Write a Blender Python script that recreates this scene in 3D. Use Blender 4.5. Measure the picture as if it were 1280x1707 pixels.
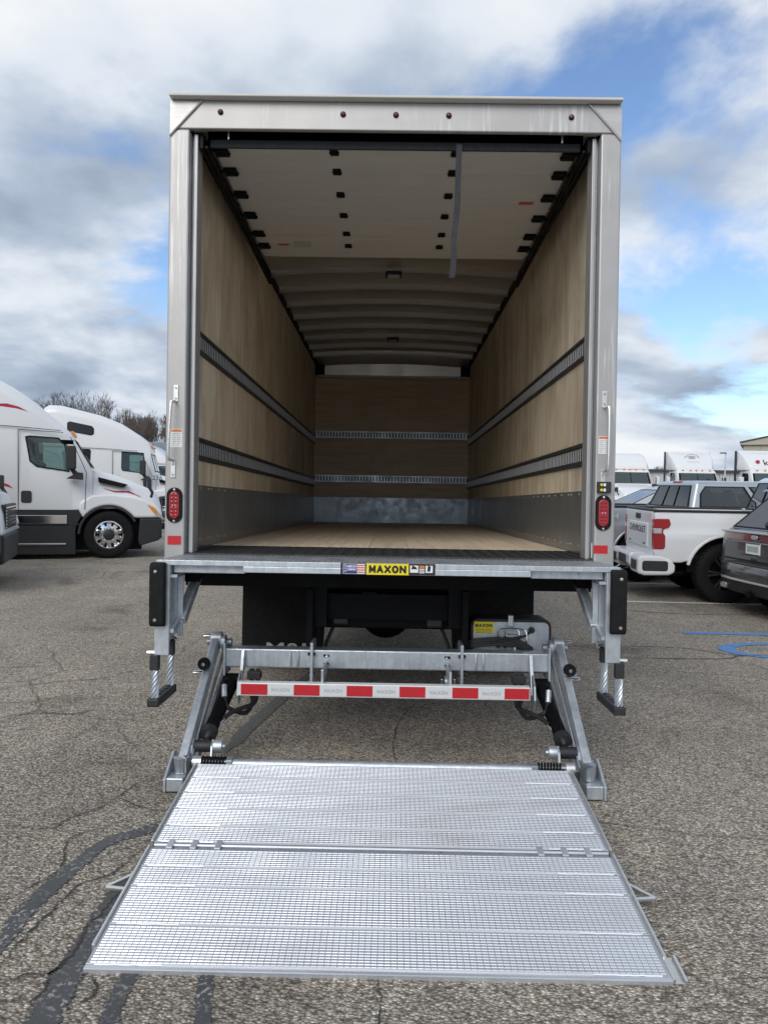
import bpy, math, random
from mathutils import Vector, Matrix
random.seed(7)
rad = math.radians
for o in list(bpy.data.objects): bpy.data.objects.remove(o)
scene = bpy.context.scene
col = scene.collection

# ---------------------------------------------------------------- camera
FPX, PW, PH = 1283.0, 1280.0, 1707.0
CAM = Vector((0, -4.45, 1.6))
YAW, PITCH, ROLL, TILT = rad(.527), rad(2.04), rad(.9), rad(1.47)
CM = Matrix.Rotation(YAW, 3, 'Z') @ Matrix.Rotation(math.pi/2 - PITCH, 3, 'X') @ Matrix.Rotation(ROLL, 3, 'Z')
cd = bpy.data.cameras.new('camera'); cam = bpy.data.objects.new('camera', cd); col.objects.link(cam)
cd.sensor_fit = 'VERTICAL'; cd.sensor_height = 36; cd.lens = 36*FPX/PH; cd.clip_end = 3000; cd.clip_start = .05
cam.matrix_world = Matrix.Translation(CAM) @ CM.to_4x4()
scene.camera = cam

# ---------------------------------------------------------------- sky, sun, exposure
SUN_EL, SUN_AZ = rad(36), rad(202)          # azimuth clockwise from +Y
w = bpy.data.worlds.new('World'); scene.world = w; w.use_nodes = True
nt = w.node_tree; nt.nodes.clear()
def N(t, **k):
    n = nt.nodes.new(t)
    for a, b in k.items(): setattr(n, a, b)
    return n
def L(a, b): nt.links.new(a, b)
def math_n(op, a, b=None, clamp=False):
    n = N('ShaderNodeMath', operation=op, use_clamp=clamp)
    for i, v in enumerate((a, b)):
        if v is None: continue
        if hasattr(v, 'is_output'): L(v, n.inputs[i])
        else: n.inputs[i].default_value = v
    return n.outputs[0]
def ramp(x, stops, interp='EASE'):
    n = N('ShaderNodeValToRGB'); n.color_ramp.interpolation = interp
    e = n.color_ramp.elements
    while len(e) < len(stops): e.new(.5)
    for i, (p, c) in enumerate(stops):
        e[i].position = p; e[i].color = (*c, 1) if len(c) == 3 else c
    L(x, n.inputs[0]); return n.outputs[0]
def mixc(fac, a, b, mode='MIX'):
    n = N('ShaderNodeMix', data_type='RGBA', blend_type=mode)
    for i, v in ((0, fac), (6, a), (7, b)):
        if hasattr(v, 'is_output'): L(v, n.inputs[i])
        elif i == 0: n.inputs[0].default_value = v
        else: n.inputs[i].default_value = (*v, 1)
    return n.outputs[2]
def noise(vec, scale, detail=6, rough=.55, dist=0):
    n = N('ShaderNodeTexNoise'); n.inputs['Scale'].default_value = scale; n.inputs['Detail'].default_value = detail
    n.inputs['Roughness'].default_value = rough; n.inputs['Distortion'].default_value = dist
    L(vec, n.inputs['Vector']); return n.outputs['Fac']
sky = N('ShaderNodeTexSky', sky_type='NISHITA'); sky.sun_disc = False
sky.sun_elevation = SUN_EL; sky.sun_rotation = SUN_AZ; sky.air_density = 1.0; sky.dust_density = .6; sky.ozone_density = 1.5
tc = N('ShaderNodeTexCoord'); sp = N('ShaderNodeSeparateXYZ'); L(tc.outputs['Generated'], sp.inputs[0])
zz = math_n('ADD', math_n('MAXIMUM', sp.outputs[2], 0.0), .26)
cmb = N('ShaderNodeCombineXYZ')
L(math_n('DIVIDE', sp.outputs[0], zz), cmb.inputs[0]); L(math_n('DIVIDE', sp.outputs[1], zz), cmb.inputs[1])
def shifted(dx, dy, dz):
    m = N('ShaderNodeMapping'); m.inputs['Location'].default_value = (dx, dy, dz); m.inputs['Scale'].default_value = (-1, 1, 1); L(cmb.outputs[0], m.inputs[0]); return m.outputs[0]
v1 = shifted(*SKY_SHIFT) if 'SKY_SHIFT' in globals() else shifted(17.56, -9.59, 23.4)
big = noise(v1, .95, 8, .55, .25)
mask = ramp(big, [(.365, (0, 0, 0)), (.455, (1, 1, 1))])
SS = globals().get('SKY_SHIFT', (17.56, -9.59, 23.4))
shade = noise(shifted(SS[1]-3, SS[0]+5.2, SS[2]+2.2), 1.25, 8, .52, .15)
cloud = ramp(shade, [(.36, (.145, .18, .235)), (.455, (.225, .265, .325)), (.535, (.36, .39, .43)), (.63, (.445, .455, .465))], 'LINEAR')
blue = mixc(1.0, sky.outputs[0], (.070, .0765, .085), 'MULTIPLY')
skyc = mixc(mask, blue, cloud)
bg = N('ShaderNodeBackground'); bg.inputs[1].default_value = 1.0; L(skyc, bg.inputs[0])
out = N('ShaderNodeOutputWorld'); L(bg.outputs[0], out.inputs[0])

sl = bpy.data.lights.new('sun', 'SUN'); sl.energy = 0.9; sl.angle = rad(40); sl.color = (1, .97, .92)
sun = bpy.data.objects.new('sun', sl); col.objects.link(sun)
sd = Vector((math.sin(SUN_AZ)*math.cos(SUN_EL), math.cos(SUN_AZ)*math.cos(SUN_EL), math.sin(SUN_EL)))
sun.rotation_euler = sd.to_track_quat('Z', 'Y').to_euler(); sun.location = (0, -10, 30)
vs = scene.view_settings; vs.view_transform = 'Standard'; vs.look = 'None'; vs.exposure = 1.05; vs.gamma = 1; vs.use_curve_mapping = False

# ---------------------------------------------------------------- pixel -> place
TR = Matrix.Rotation(TILT, 3, 'X')
XO = .012
def ray(px, py): return CM @ Vector((px - PW/2, -(py - PH/2), -FPX))
def P(px, py, y):                      # on the plane y of the box truck's own frame
    d = TR @ ray(px, py); t = (y + 4.45)/d.y; return Vector((d.x*t + XO, y, 1.55 + d.z*t))
def G(px, py, z=0.0):                  # on the ground
    d = ray(px, py); t = (z - 1.6)/d.z; return Vector((d.x*t, CAM.y + d.y*t, z))
def Wp(px, py, D):                     # on the upright plane D metres away
    d = ray(px, py); t = D/d.y; return Vector((d.x*t, CAM.y + D, 1.6 + d.z*t))

# ---------------------------------------------------------------- mesh helpers
class MB:
    def __init__(s): s.v = []; s.f = []
    def add(s, vs, fs):
        b = len(s.v); s.v += [tuple(v) for v in vs]; s.f += [tuple(i + b for i in f) for f in fs]; return s
    def box(s, x0, x1, y0, y1, z0, z1):
        return s.add([(x0,y0,z0),(x1,y0,z0),(x1,y1,z0),(x0,y1,z0),(x0,y0,z1),(x1,y0,z1),(x1,y1,z1),(x0,y1,z1)],
                     [(0,3,2,1),(4,5,6,7),(0,1,5,4),(1,2,6,5),(2,3,7,6),(3,0,4,7)])
    def bar(s, p0, p1, wd, ht, up=(0,0,1)):
        p0, p1 = Vector(p0), Vector(p1); d = (p1 - p0).normalized()
        sx = d.cross(Vector(up)).normalized()*wd/2; sz = sx.cross(d).normalized()*ht/2
        v = [p + a*sx + b*sz for p in (p0, p1) for a, b in ((-1,-1),(1,-1),(1,1),(-1,1))]
        return s.add(v, [(0,1,2,3),(7,6,5,4),(0,4,5,1),(1,5,6,2),(2,6,7,3),(3,7,4,0)])
    def cyl(s, p0, p1, r, n=14, r2=None):
        return s.tube([p0, p1], [r, r if r2 is None else r2], n)
    def tube(s, pts, r, n=8, close=True):
        pts = [Vector(p) for p in pts]; k = len(pts)
        rs = r if isinstance(r, (list, tuple)) else [r]*k
        t = [(pts[min(i+1,k-1)] - pts[max(i-1,0)]).normalized() for i in range(k)]
        u = t[0].orthogonal().normalized(); vs = []; fs = []
        for i in range(k):
            u = (u - t[i]*u.dot(t[i])).normalized(); q = t[i].cross(u)
            for j in range(n):
                a = 2*math.pi*j/n; vs.append(pts[i] + (u*math.cos(a) + q*math.sin(a))*rs[i])
        for i in range(k-1):
            for j in range(n):
                j2 = (j+1) % n; fs.append((i*n+j, i*n+j2, (i+1)*n+j2, (i+1)*n+j))
        if close: fs.append(tuple(range(n-1, -1, -1))); fs.append(tuple(range((k-1)*n, k*n)))
        return s.add(vs, fs)
    def lathe(s, prof, c, ax, n=24):
        c = Vector(c); ax = Vector(ax).normalized(); u = ax.orthogonal().normalized(); q = ax.cross(u); vs = []; fs = []; k = len(prof)
        for r, h in prof:
            for j in range(n):
                a = 2*math.pi*j/n; vs.append(c + ax*h + (u*math.cos(a) + q*math.sin(a))*r)
        for i in range(k-1):
            for j in range(n):
                j2 = (j+1) % n; fs.append((i*n+j, i*n+j2, (i+1)*n+j2, (i+1)*n+j))
        return s.add(vs, fs)
    def prism(s, poly, ax, a0, a1):        # poly lies in the two axes other than ax
        def pt(p, a): return (a, p[0], p[1]) if ax == 'x' else ((p[0], a, p[1]) if ax == 'y' else (p[0], p[1], a))
        n = len(poly); vs = [pt(p, a0) for p in poly] + [pt(p, a1) for p in poly]
        return s.add(vs, [tuple(range(n)), tuple(range(2*n-1, n-1, -1))] + [(i, i+n, (i+1)%n+n, (i+1)%n) for i in range(n)])
    def ringp(s, outer, inner, ax, a0, a1):   # a flat frame between two outlines with as many points
        n = len(outer)
        def pt(p, a): return (a, p[0], p[1]) if ax == 'x' else ((p[0], a, p[1]) if ax == 'y' else (p[0], p[1], a))
        vs = [pt(p, a) for a in (a0, a1) for q in (outer, inner) for p in q]; fs = []
        for i in range(n):
            j = (i+1) % n
            fs += [(i, j, n+j, n+i), (2*n+i, 3*n+i, 3*n+j, 2*n+j), (i, 2*n+i, 2*n+j, j), (n+i, n+j, 3*n+j, 3*n+i)]
        return s.add(vs, fs)
    def loft(s, rings, cap=True):
        n = len(rings[0]); vs = [p for r in rings for p in r]; fs = []
        for i in range(len(rings)-1):
            for j in range(n):
                j2 = (j+1) % n; fs.append((i*n+j, i*n+j2, (i+1)*n+j2, (i+1)*n+j))
        if cap: fs.append(tuple(range(n-1,-1,-1))); fs.append(tuple(range((len(rings)-1)*n, len(rings)*n)))
        return s.add(vs, fs)
    def build(s, name, mt, parent=None, bevel=0, smooth=False, seg=2, kind=None, ang=40):
        me = bpy.data.meshes.new(name); me.from_pydata(s.v, [], s.f)
        import bmesh
        bm = bmesh.new(); bm.from_mesh(me); bmesh.ops.recalc_face_normals(bm, faces=bm.faces); bm.to_mesh(me); bm.free()
        me.materials.append(mt)
        if smooth:
            me.polygons.foreach_set('use_smooth', [True]*len(me.polygons)); me.set_sharp_from_angle(angle=rad(ang))
        o = bpy.data.objects.new(name, me); col.objects.link(o)
        if bevel:
            b = o.modifiers.new('bevel', 'BEVEL'); b.width = bevel; b.segments = seg; b.limit_method = 'ANGLE'; b.angle_limit = rad(40)
        if parent: o.parent = parent
        if kind: o['kind'] = kind
        return o
def tag(o, label=None, cat=None, group=None, kind=None):
    for k, v in (('label', label), ('category', cat), ('group', group), ('kind', kind)):
        if v: o[k] = v
    return o
def empty(name, loc=(0,0,0), rz=0, label=None, cat=None, group=None, scale=1):
    o = bpy.data.objects.new(name, None); col.objects.link(o); o.location = loc; o.rotation_euler = (0, 0, rz); o.scale = (scale,)*3
    o.empty_display_size = .2
    return tag(o, label, cat, group)
def rrect(x0, x1, y0, y1, r, n=4):
    pts = []
    for cx, cy, a0 in ((x1-r, y0+r, -90), (x1-r, y1-r, 0), (x0+r, y1-r, 90), (x0+r, y0+r, 180)):
        for i in range(n+1):
            a = rad(a0 + 90*i/n); pts.append((cx + r*math.cos(a), cy + r*math.sin(a)))
    return pts
def spline(pts, k=6):                  # Catmull-Rom through points
    pts = [Vector(p) for p in pts]; res = []
    for i in range(len(pts)-1):
        p0, p1, p2, p3 = pts[max(i-1,0)], pts[i], pts[i+1], pts[min(i+2,len(pts)-1)]
        for j in range(k):
            t = j/k
            res.append(.5*((2*p1) + (p2-p0)*t + (2*p0-5*p1+4*p2-p3)*t*t + (3*p1-p0-3*p2+p3)*t**3))
    res.append(pts[-1]); return res
def text(s, name, mt, parent, loc, size, rot=(math.pi/2,0,0), bold=0, sx=1, align='CENTER', ext=.0008):
    c = bpy.data.curves.new(name, 'FONT'); c.body = s; c.size = size; c.align_x = align; c.align_y = 'CENTER'; c.offset = bold; c.extrude = ext; c.resolution_u = 3
    o = bpy.data.objects.new(name, c); col.objects.link(o)
    me = bpy.data.meshes.new_from_object(o.evaluated_get(bpy.context.evaluated_depsgraph_get()))
    bpy.data.objects.remove(o); bpy.data.curves.remove(c)
    me.materials.clear(); me.materials.append(mt); me.name = name
    q = bpy.data.objects.new(name, me); col.objects.link(q); q.location = loc; q.rotation_euler = rot; q.scale = (sx, 1, 1)
    if parent: q.parent = parent
    return q

STROKES = {'M': [[(0,0),(0,1),(.5,.25),(1,1),(1,0)]], 'A': [[(0,0),(.5,1),(1,0)], [(.22,.30),(.78,.30)]], 'X': [[(0,0),(1,1)], [(0,1),(1,0)]],
           'O': [[(.5+.5*math.cos(rad(a)), .5+.5*math.sin(rad(a))) for a in range(0, 361, 30)]], 'N': [[(0,0),(0,1),(1,0),(1,1)]]}
def block(word, name, mt, parent, cx, y, cz, h, wd, gap, th):
    """heavy block capitals on an upright face looking towards -y"""
    m = MB(); x = cx - (len(word)*wd + (len(word)-1)*gap)/2
    for k, ch in enumerate(word):
        for st in STROKES[ch]:
            q = [(x + th/2 + u*(wd-th), cz - h/2 + th/2 + v*(h-th)) for u, v in st]
            for i, (a, c) in enumerate(zip(q, q[1:])):
                d = Vector((c[0]-a[0], c[1]-a[1])).normalized()*th*.42; yy = y - .00012*i - .00003*k
                m.add([(a[0]-d.x-d.y*1.19, yy, a[1]-d.y+d.x*1.19), (a[0]-d.x+d.y*1.19, yy, a[1]-d.y-d.x*1.19), (c[0]+d.x+d.y*1.19, yy, c[1]+d.y-d.x*1.19), (c[0]+d.x-d.y*1.19, yy, c[1]+d.y+d.x*1.19)], [(0,1,2,3)])
        x += wd + gap
    return m.build(name, mt, parent)

# ---------------------------------------------------------------- materials
def newmat(name):
    global nt
    m = bpy.data.materials.new(name); m.use_nodes = True; nt = m.node_tree; nt.nodes.clear()
    b = N('ShaderNodeBsdfPrincipled'); o = N('ShaderNodeOutputMaterial'); L(b.outputs[0], o.inputs[0]); return m, b
def coords(scale=(1,1,1), kind='Object', rot=(0,0,0)):
    t = N('ShaderNodeTexCoord'); m = N('ShaderNodeMapping'); m.inputs['Scale'].default_value = scale; m.inputs['Rotation'].default_value = rot
    L(t.outputs[kind], m.inputs[0]); return m.outputs[0]
def bumpn(b, h, strength, dist=.01):
    n = N('ShaderNodeBump'); n.inputs['Strength'].default_value = strength; n.inputs['Distance'].default_value = dist
    L(h, n.inputs['Height']); L(n.outputs[0], b.inputs['Normal'])
def sc3(c, k): return tuple(min(1, x*k) for x in c)
MATS = {}
def mat(name, c, rough=.5, metal=0, var=.12, scale=6, stretch=(1,1,1), bump=0, coat=0, bscale=None, alpha=1, emit=None, rvar=.12, spec=.5):
    if name in MATS: return MATS[name]
    m, b = newmat(name); MATS[name] = m
    co = coords(stretch)
    n1 = noise(co, scale, 5, .6)
    L(ramp(n1, [(.3, sc3(c, 1-var)), (.7, sc3(c, 1+var))], 'LINEAR'), b.inputs['Base Color'])
    r = N('ShaderNodeMapRange'); r.inputs[1].default_value = .3; r.inputs[2].default_value = .7
    r.inputs[3].default_value = max(.02, rough-rvar*rough); r.inputs[4].default_value = min(1, rough+rvar*rough)
    L(noise(co, scale*2.3, 4, .6), r.inputs[0]); L(r.outputs[0], b.inputs['Roughness'])
    b.inputs['Metallic'].default_value = metal; b.inputs['Coat Weight'].default_value = coat; b.inputs['Coat Roughness'].default_value = .06
    b.inputs['Specular IOR Level'].default_value = spec
    if bump: bumpn(b, noise(co, bscale or scale*8, 4, .6), bump, .004)
    if emit: b.inputs['Emission Color'].default_value = (*emit[0], 1); b.inputs['Emission Strength'].default_value = emit[1]
    return m
def tinted(name, tint, gloss=(.9,.95,1)):
    global nt
    m = bpy.data.materials.new(name); m.use_nodes = True; nt = m.node_tree; nt.nodes.clear(); MATS[name] = m
    tr = N('ShaderNodeBsdfTransparent'); gl = N('ShaderNodeBsdfGlossy'); fr = N('ShaderNodeFresnel'); mx = N('ShaderNodeMixShader'); o = N('ShaderNodeOutputMaterial')
    tr.inputs[0].default_value = (*tint, 1); gl.inputs[0].default_value = (*gloss, 1); gl.inputs['Roughness'].default_value = .02; fr.inputs[0].default_value = 1.55
    L(math_n('ADD', fr.outputs[0], .03, True), mx.inputs[0]); L(tr.outputs[0], mx.inputs[1]); L(gl.outputs[0], mx.inputs[2]); L(mx.outputs[0], o.inputs[0]); return m
# asphalt: loose aggregate set in worn binder
m_asph, b = newmat('asphalt')
co = coords((1,1,1))
vz = N('ShaderNodeTexVoronoi'); vz.inputs['Scale'].default_value = 96; vz.inputs['Randomness'].default_value = 1
wv = N('ShaderNodeMapping'); wv.inputs['Scale'].default_value = (.8, 1.15, 1); L(co, wv.inputs[0]); L(wv.outputs[0], vz.inputs['Vector'])
sx_ = N('ShaderNodeSeparateColor'); L(vz.outputs['Color'], sx_.inputs[0])
stone = ramp(sx_.outputs[0], [(0, (.25,.232,.207)), (.25, (.40,.372,.336)), (.6, (.53,.494,.447)), (.88, (.66,.622,.57)), (.98, (.85,.815,.755))], 'LINEAR')
gap = ramp(vz.outputs['Distance'], [(.28, (1,1,1)), (.75, (.42,.41,.40))], 'LINEAR')
c1 = mixc(1.0, stone, gap, 'MULTIPLY')
vz2 = N('ShaderNodeTexVoronoi'); vz2.inputs['Scale'].default_value = 190; L(co, vz2.inputs['Vector'])
s2 = N('ShaderNodeSeparateColor'); L(vz2.outputs['Color'], s2.inputs[0])
fine = ramp(s2.outputs[1], [(0, (.55,.55,.55)), (1, (1.35,1.33,1.3))], 'LINEAR')
c1 = mixc(.75, c1, fine, 'MULTIPLY')
patch = ramp(noise(co, .55, 6, .62), [(.3, (.80,.79,.78)), (.7, (1.15,1.14,1.12))], 'LINEAR')
c1 = mixc(1.0, c1, patch, 'MULTIPLY')
tint = ramp(noise(co, 3.3, 5, .6), [(.35, (.96,.94,.92)), (.7, (1.09,1.04,.97))], 'LINEAR')
c1 = mixc(1.0, c1, tint, 'MULTIPLY')
stain = ramp(noise(co, 1.1, 3, .5, .4), [(.30, (.70,.69,.68)), (.40, (1,1,1))], 'LINEAR')
c1 = mixc(1.0, c1, stain, 'MULTIPLY')
lane = ramp(noise(coords((.9,.12,1)), 1.0, 3, .5), [(.35, (.90,.895,.89)), (.65, (1.07,1.065,1.06))], 'LINEAR')
c1 = mixc(1.0, c1, lane, 'MULTIPLY')
dust = ramp(noise(co, 14, 4, .7), [(.35, (.88,.88,.88)), (.65, (1.1,1.09,1.07))], 'LINEAR')
c1 = mixc(1.0, c1, dust, 'MULTIPLY')
# fine map cracking
cw = N('ShaderNodeMix', data_type='VECTOR'); cw.inputs[0].default_value = .12; L(co, cw.inputs[4])
nn = N('ShaderNodeTexNoise'); nn.inputs['Scale'].default_value = 2.2; nn.inputs['Detail'].default_value = 6; L(co, nn.inputs['Vector']); L(nn.outputs['Color'], cw.inputs[5])
ve = N('ShaderNodeTexVoronoi', feature='DISTANCE_TO_EDGE'); ve.inputs['Scale'].default_value = .85; L(cw.outputs[1], ve.inputs['Vector'])
crk = ramp(ve.outputs['Distance'], [(.003, (.62,.61,.60)), (.012, (1,1,1))], 'LINEAR')
gate = ramp(noise(co, .35, 2, .5), [(.45, (0,0,0)), (.6, (1,1,1))], 'LINEAR')
crk2 = mixc(gate, (1,1,1), crk)
c1 = mixc(1.0, c1, crk2, 'MULTIPLY')
L(c1, b.inputs['Base Color']); b.inputs['Roughness'].default_value = .9; b.inputs['Specular IOR Level'].default_value = .25
hgt = math_n('ADD', math_n('MULTIPLY', vz.outputs['Distance'], -1.0), math_n('MULTIPLY', s2.outputs[0], .25))
bumpn(b, hgt, .8, .012)
ASPH_NOTE = None

def wood(name, base, dark, stretch, scale, blot=.5, blotc=None, rough=.55, per=.08):
    m, b = newmat(name); MATS[name] = m
    oi = N('ShaderNodeObjectInfo'); t = N('ShaderNodeTexCoord'); ad = N('ShaderNodeVectorMath', operation='ADD')
    sc = N('ShaderNodeVectorMath', operation='SCALE'); cx = N('ShaderNodeCombineXYZ')
    for i in range(3): L(oi.outputs['Random'], cx.inputs[i])
    L(cx.outputs[0], sc.inputs[0]); sc.inputs['Scale'].default_value = 37; L(t.outputs['Object'], ad.inputs[0]); L(sc.outputs[0], ad.inputs[1])
    mp = N('ShaderNodeMapping'); mp.inputs['Scale'].default_value = stretch; L(ad.outputs[0], mp.inputs[0])
    g = noise(mp.outputs[0], scale, 8, .62, 1.2)
    c = ramp(g, [(.3, dark), (.5, base), (.72, sc3(base, 1.15))], 'LINEAR')
    mb_ = N('ShaderNodeMapping'); mb_.inputs['Scale'].default_value = (1.6, 1.6, .8); L(ad.outputs[0], mb_.inputs[0]); bl = noise(mb_.outputs[0], 1.7, 5, .6, .8)
    c = mixc(ramp(bl, [(.42, (0,0,0)), (.68, (blot,blot,blot))], 'LINEAR'), c, blotc or dark)
    v = math_n('ADD', math_n('MULTIPLY', oi.outputs['Random'], per*2), 1-per)
    cv = N('ShaderNodeCombineColor'); [L(v, cv.inputs[i]) for i in range(3)]
    c = mixc(1.0, c, cv.outputs[0], 'MULTIPLY')
    L(c, b.inputs['Base Color']); b.inputs['Roughness'].default_value = rough; b.inputs['Specular IOR Level'].default_value = .3
    bumpn(b, g, .12, .003); return m
wood('birch plywood', (.80,.71,.56), (.67,.56,.41), (5, 2.6, .5), 2.2, .8, (.55,.42,.28))
wood('fir plywood', (.66,.51,.36), (.52,.38,.25), (.5, 3, 7), 2.4, .3)
wood('oak floor', (.72,.60,.46), (.58,.46,.33), (9, .35, 9), 2.5, .25, per=.12)
# hot-dip galvanised steel with spangle
def galv(name, c, rough=.42, metal=.75):
    m, b = newmat(name); MATS[name] = m; co = coords()
    vo = N('ShaderNodeTexVoronoi'); vo.inputs['Scale'].default_value = 45; L(co, vo.inputs['Vector'])
    s = N('ShaderNodeSeparateColor'); L(vo.outputs['Color'], s.inputs[0])
    c0 = ramp(s.outputs[0], [(0, sc3(c,.93)), (1, sc3(c,1.06))], 'LINEAR')
    st = ramp(noise(coords((14,14,1.6)), 3, 5, .65), [(.38, (.72,.74,.76)), (.62, (1.06,1.06,1.06))], 'LINEAR')
    c0 = mixc(.45, c0, st, 'MULTIPLY'); L(c0, b.inputs['Base Color'])
    b.inputs['Metallic'].default_value = metal
    L(ramp(noise(co, 9, 4, .6), [(.3, (rough-.1,)*3), (.7, (rough+.14,)*3)], 'LINEAR'), b.inputs['Roughness'])
    bumpn(b, noise(co, 40, 3, .6), .12, .003); return m
galv('galvanised', (.60,.64,.68)); galv('galvanised dark', (.40,.43,.47), .4)
def brushed(name, c, rough, metal, stretch, drip=False):
    m, b = newmat(name); MATS[name] = m
    g = noise(coords(stretch), 4, 6, .65); L(ramp(g, [(.3, sc3(c,.9)), (.7, sc3(c,1.08))], 'LINEAR'), b.inputs['Base Color'])
    big_ = noise(coords((1,1,.5)), 3, 5, .6)
    L(ramp(big_, [(.3, (rough*.8,)*3), (.7, (min(1,rough*1.25),)*3)], 'LINEAR'), b.inputs['Roughness'])
    b.inputs['Metallic'].default_value = metal; bumpn(b, g, .05, .002); return m
def streaked(name, c):
    m, b = newmat(name); MATS[name] = m
    g = noise(coords((1,1,1)), 5, 6, .6); base = ramp(g, [(.3, sc3(c,.93)), (.7, sc3(c,1.06))], 'LINEAR')
    st = math_n('MULTIPLY', ramp(noise(coords((34,1,1.4)), 1.6, 3, .6), [(.52,(0,0,0)),(.68,(1,1,1))], 'LINEAR'), ramp(noise(coords((1,1,.3)), 2.6, 2, .5), [(.5,(0,0,0)),(.6,(.8,.8,.8))], 'LINEAR'))
    L(mixc(st, base, (.66,.66,.65)), b.inputs['Base Color']); b.inputs['Roughness'].default_value = .46; b.inputs['Metallic'].default_value = .45; return m
streaked('header streaked', (.42,.41,.405))
streaked('frame steel', (.43,.42,.415))
brushed('header steel', (.50,.49,.48), .42, .55, (.5, 9, 9))
m_d, b = newmat('deck aluminium'); MATS['deck aluminium'] = m_d; co = coords((.6,1.4,1.4))
c_ = ramp(noise(coords((.7,30,30)), 4, 6, .65), [(.3, (.54,.565,.605)), (.7, (.65,.675,.72))], 'LINEAR')
c_ = mixc(ramp(noise(co, 2.2, 5, .65, .4), [(.56,(0,0,0)),(.72,(.55,.55,.55))], 'LINEAR'), c_, (.42,.395,.37))
c_ = mixc(ramp(noise(coords((1.5,9,9)), 3, 4, .7, .8), [(.66,(0,0,0)),(.74,(.5,.5,.5))], 'LINEAR'), c_, (.42,.42,.43))
L(c_, b.inputs['Base Color']); b.inputs['Metallic'].default_value = .6
L(ramp(noise(co, 2.6, 5, .6), [(.3,(.30,)*3),(.7,(.55,)*3)], 'LINEAR'), b.inputs['Roughness'])
brushed('deck groove', (.50,.515,.545), .5, .6, (.7, 30, 30))
brushed('weld aluminium', (.80,.81,.83), .5, .35, (.7, 30, 30))
brushed('scuff steel', (.40,.41,.40), .34, .75, (3, 3, .6))
brushed('aluminium', (.70,.70,.69), .38, .9, (.7, 20, 20))
mat('black rubber', (.008,.008,.0085), .8, spec=.3, var=.25, scale=12, bump=.1)
mat('black paint', (.004,.004,.0045), .55, var=.2, spec=.15)
mat('black plastic', (.022,.022,.024), .55, var=.15, bump=.06)
mat('white paint', (.74,.75,.765), .3, var=.015, coat=.4, scale=2, rvar=0)
mat('door white', (.60,.585,.555), .5, var=.05, scale=3, stretch=(1,4,1), bump=.05)
mat('roof sheet', (.38,.33,.27), .5, .2, var=.12, scale=2)  # brown paints the wood's reflection into the bare aluminium sheet
mat('marker red', (.10,.012,.016), .2, coat=.5)
mat('track steel', (.10,.105,.11), .4, .6)
mat('red lens', (.32,.009,.016), .18, var=.1, coat=.6)
mat('red tape', (.50,.014,.022), .4, var=.08, scale=30)
mat('white tape and glint', (.72,.73,.74), .35, .2, var=.05, scale=40)  # reflective tape; also the painted glint on the side track slots
mat('label white', (.80,.80,.78), .4, var=.03)
mat('label grey', (.45,.46,.47), .5, var=.03)
mat('label orange', (.75,.18,.05), .4, var=.05)
mat('label yellow', (.80,.66,.02), .4, var=.04)
mat('label black', (.012,.012,.014), .4, var=.1)
mat('label blue', (.03,.05,.25), .4, var=.05)
mat('label red', (.62,.10,.10), .4, var=.05)
mat('strap webbing', (.03,.032,.037), .8, var=.2, scale=20, bump=.2)
mat('hose rubber', (.015,.015,.016), .6, var=.2)
mat('brass', (.55,.45,.18), .35, .9)
mat('chrome', (.82,.83,.84), .1, 1.0, var=.02)
mat('tread plate', (.055,.05,.045), .6, var=.3, scale=9)
m_tar, b = newmat('tar'); MATS['tar'] = m_tar; co = coords()
sp_n = noise(co, 55, 3, .7); sp_m = ramp(sp_n, [(.54,(0,0,0)),(.60,(1,1,1))], 'LINEAR')
gl = ramp(noise(co, 2.2, 4, .6), [(.35,(.050,.051,.053)),(.7,(.082,.082,.083))], 'LINEAR')
wear = math_n('MULTIPLY', sp_m, ramp(noise(co, 5, 3, .6), [(.42,(0,0,0)),(.58,(1,1,1))], 'LINEAR'))
L(mixc(wear, gl, (.34,.32,.29)), b.inputs['Base Color']); b.inputs['Roughness'].default_value = .65; bumpn(b, noise(co, 90, 3, .6), .3, .004)
mat('tar worn', (.15,.143,.135), .85, var=.3, scale=60, bump=.6, bscale=110)
mat('crack', (.045,.042,.039), .95, var=.3, scale=9)
def worn(name, c, hi):
    m, b = newmat(name); MATS[name] = m; co = coords()
    vo = N('ShaderNodeTexVoronoi'); vo.inputs['Scale'].default_value = 96; L(co, vo.inputs['Vector'])
    f = math_n('ADD', vo.outputs['Distance'], math_n('MULTIPLY', noise(co, 6, 5, .65), .9))
    k = ramp(f, [(hi, (0,0,0)), (hi+.16, (1,1,1))], 'LINEAR')
    cc = ramp(noise(co, 30, 4, .6), [(.3, sc3(c,.8)), (.7, sc3(c,1.15))], 'LINEAR')
    L(mixc(k, cc, (.20,.185,.165)), b.inputs['Base Color']); b.inputs['Roughness'].default_value = .85
    bumpn(b, math_n('MULTIPLY', vo.outputs['Distance'], -1.0), .7, .01); return m
worn('line paint', (.74,.73,.70), 1.12); worn('blue paint', (.11,.27,.55), 1.05)
M = MATS
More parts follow.
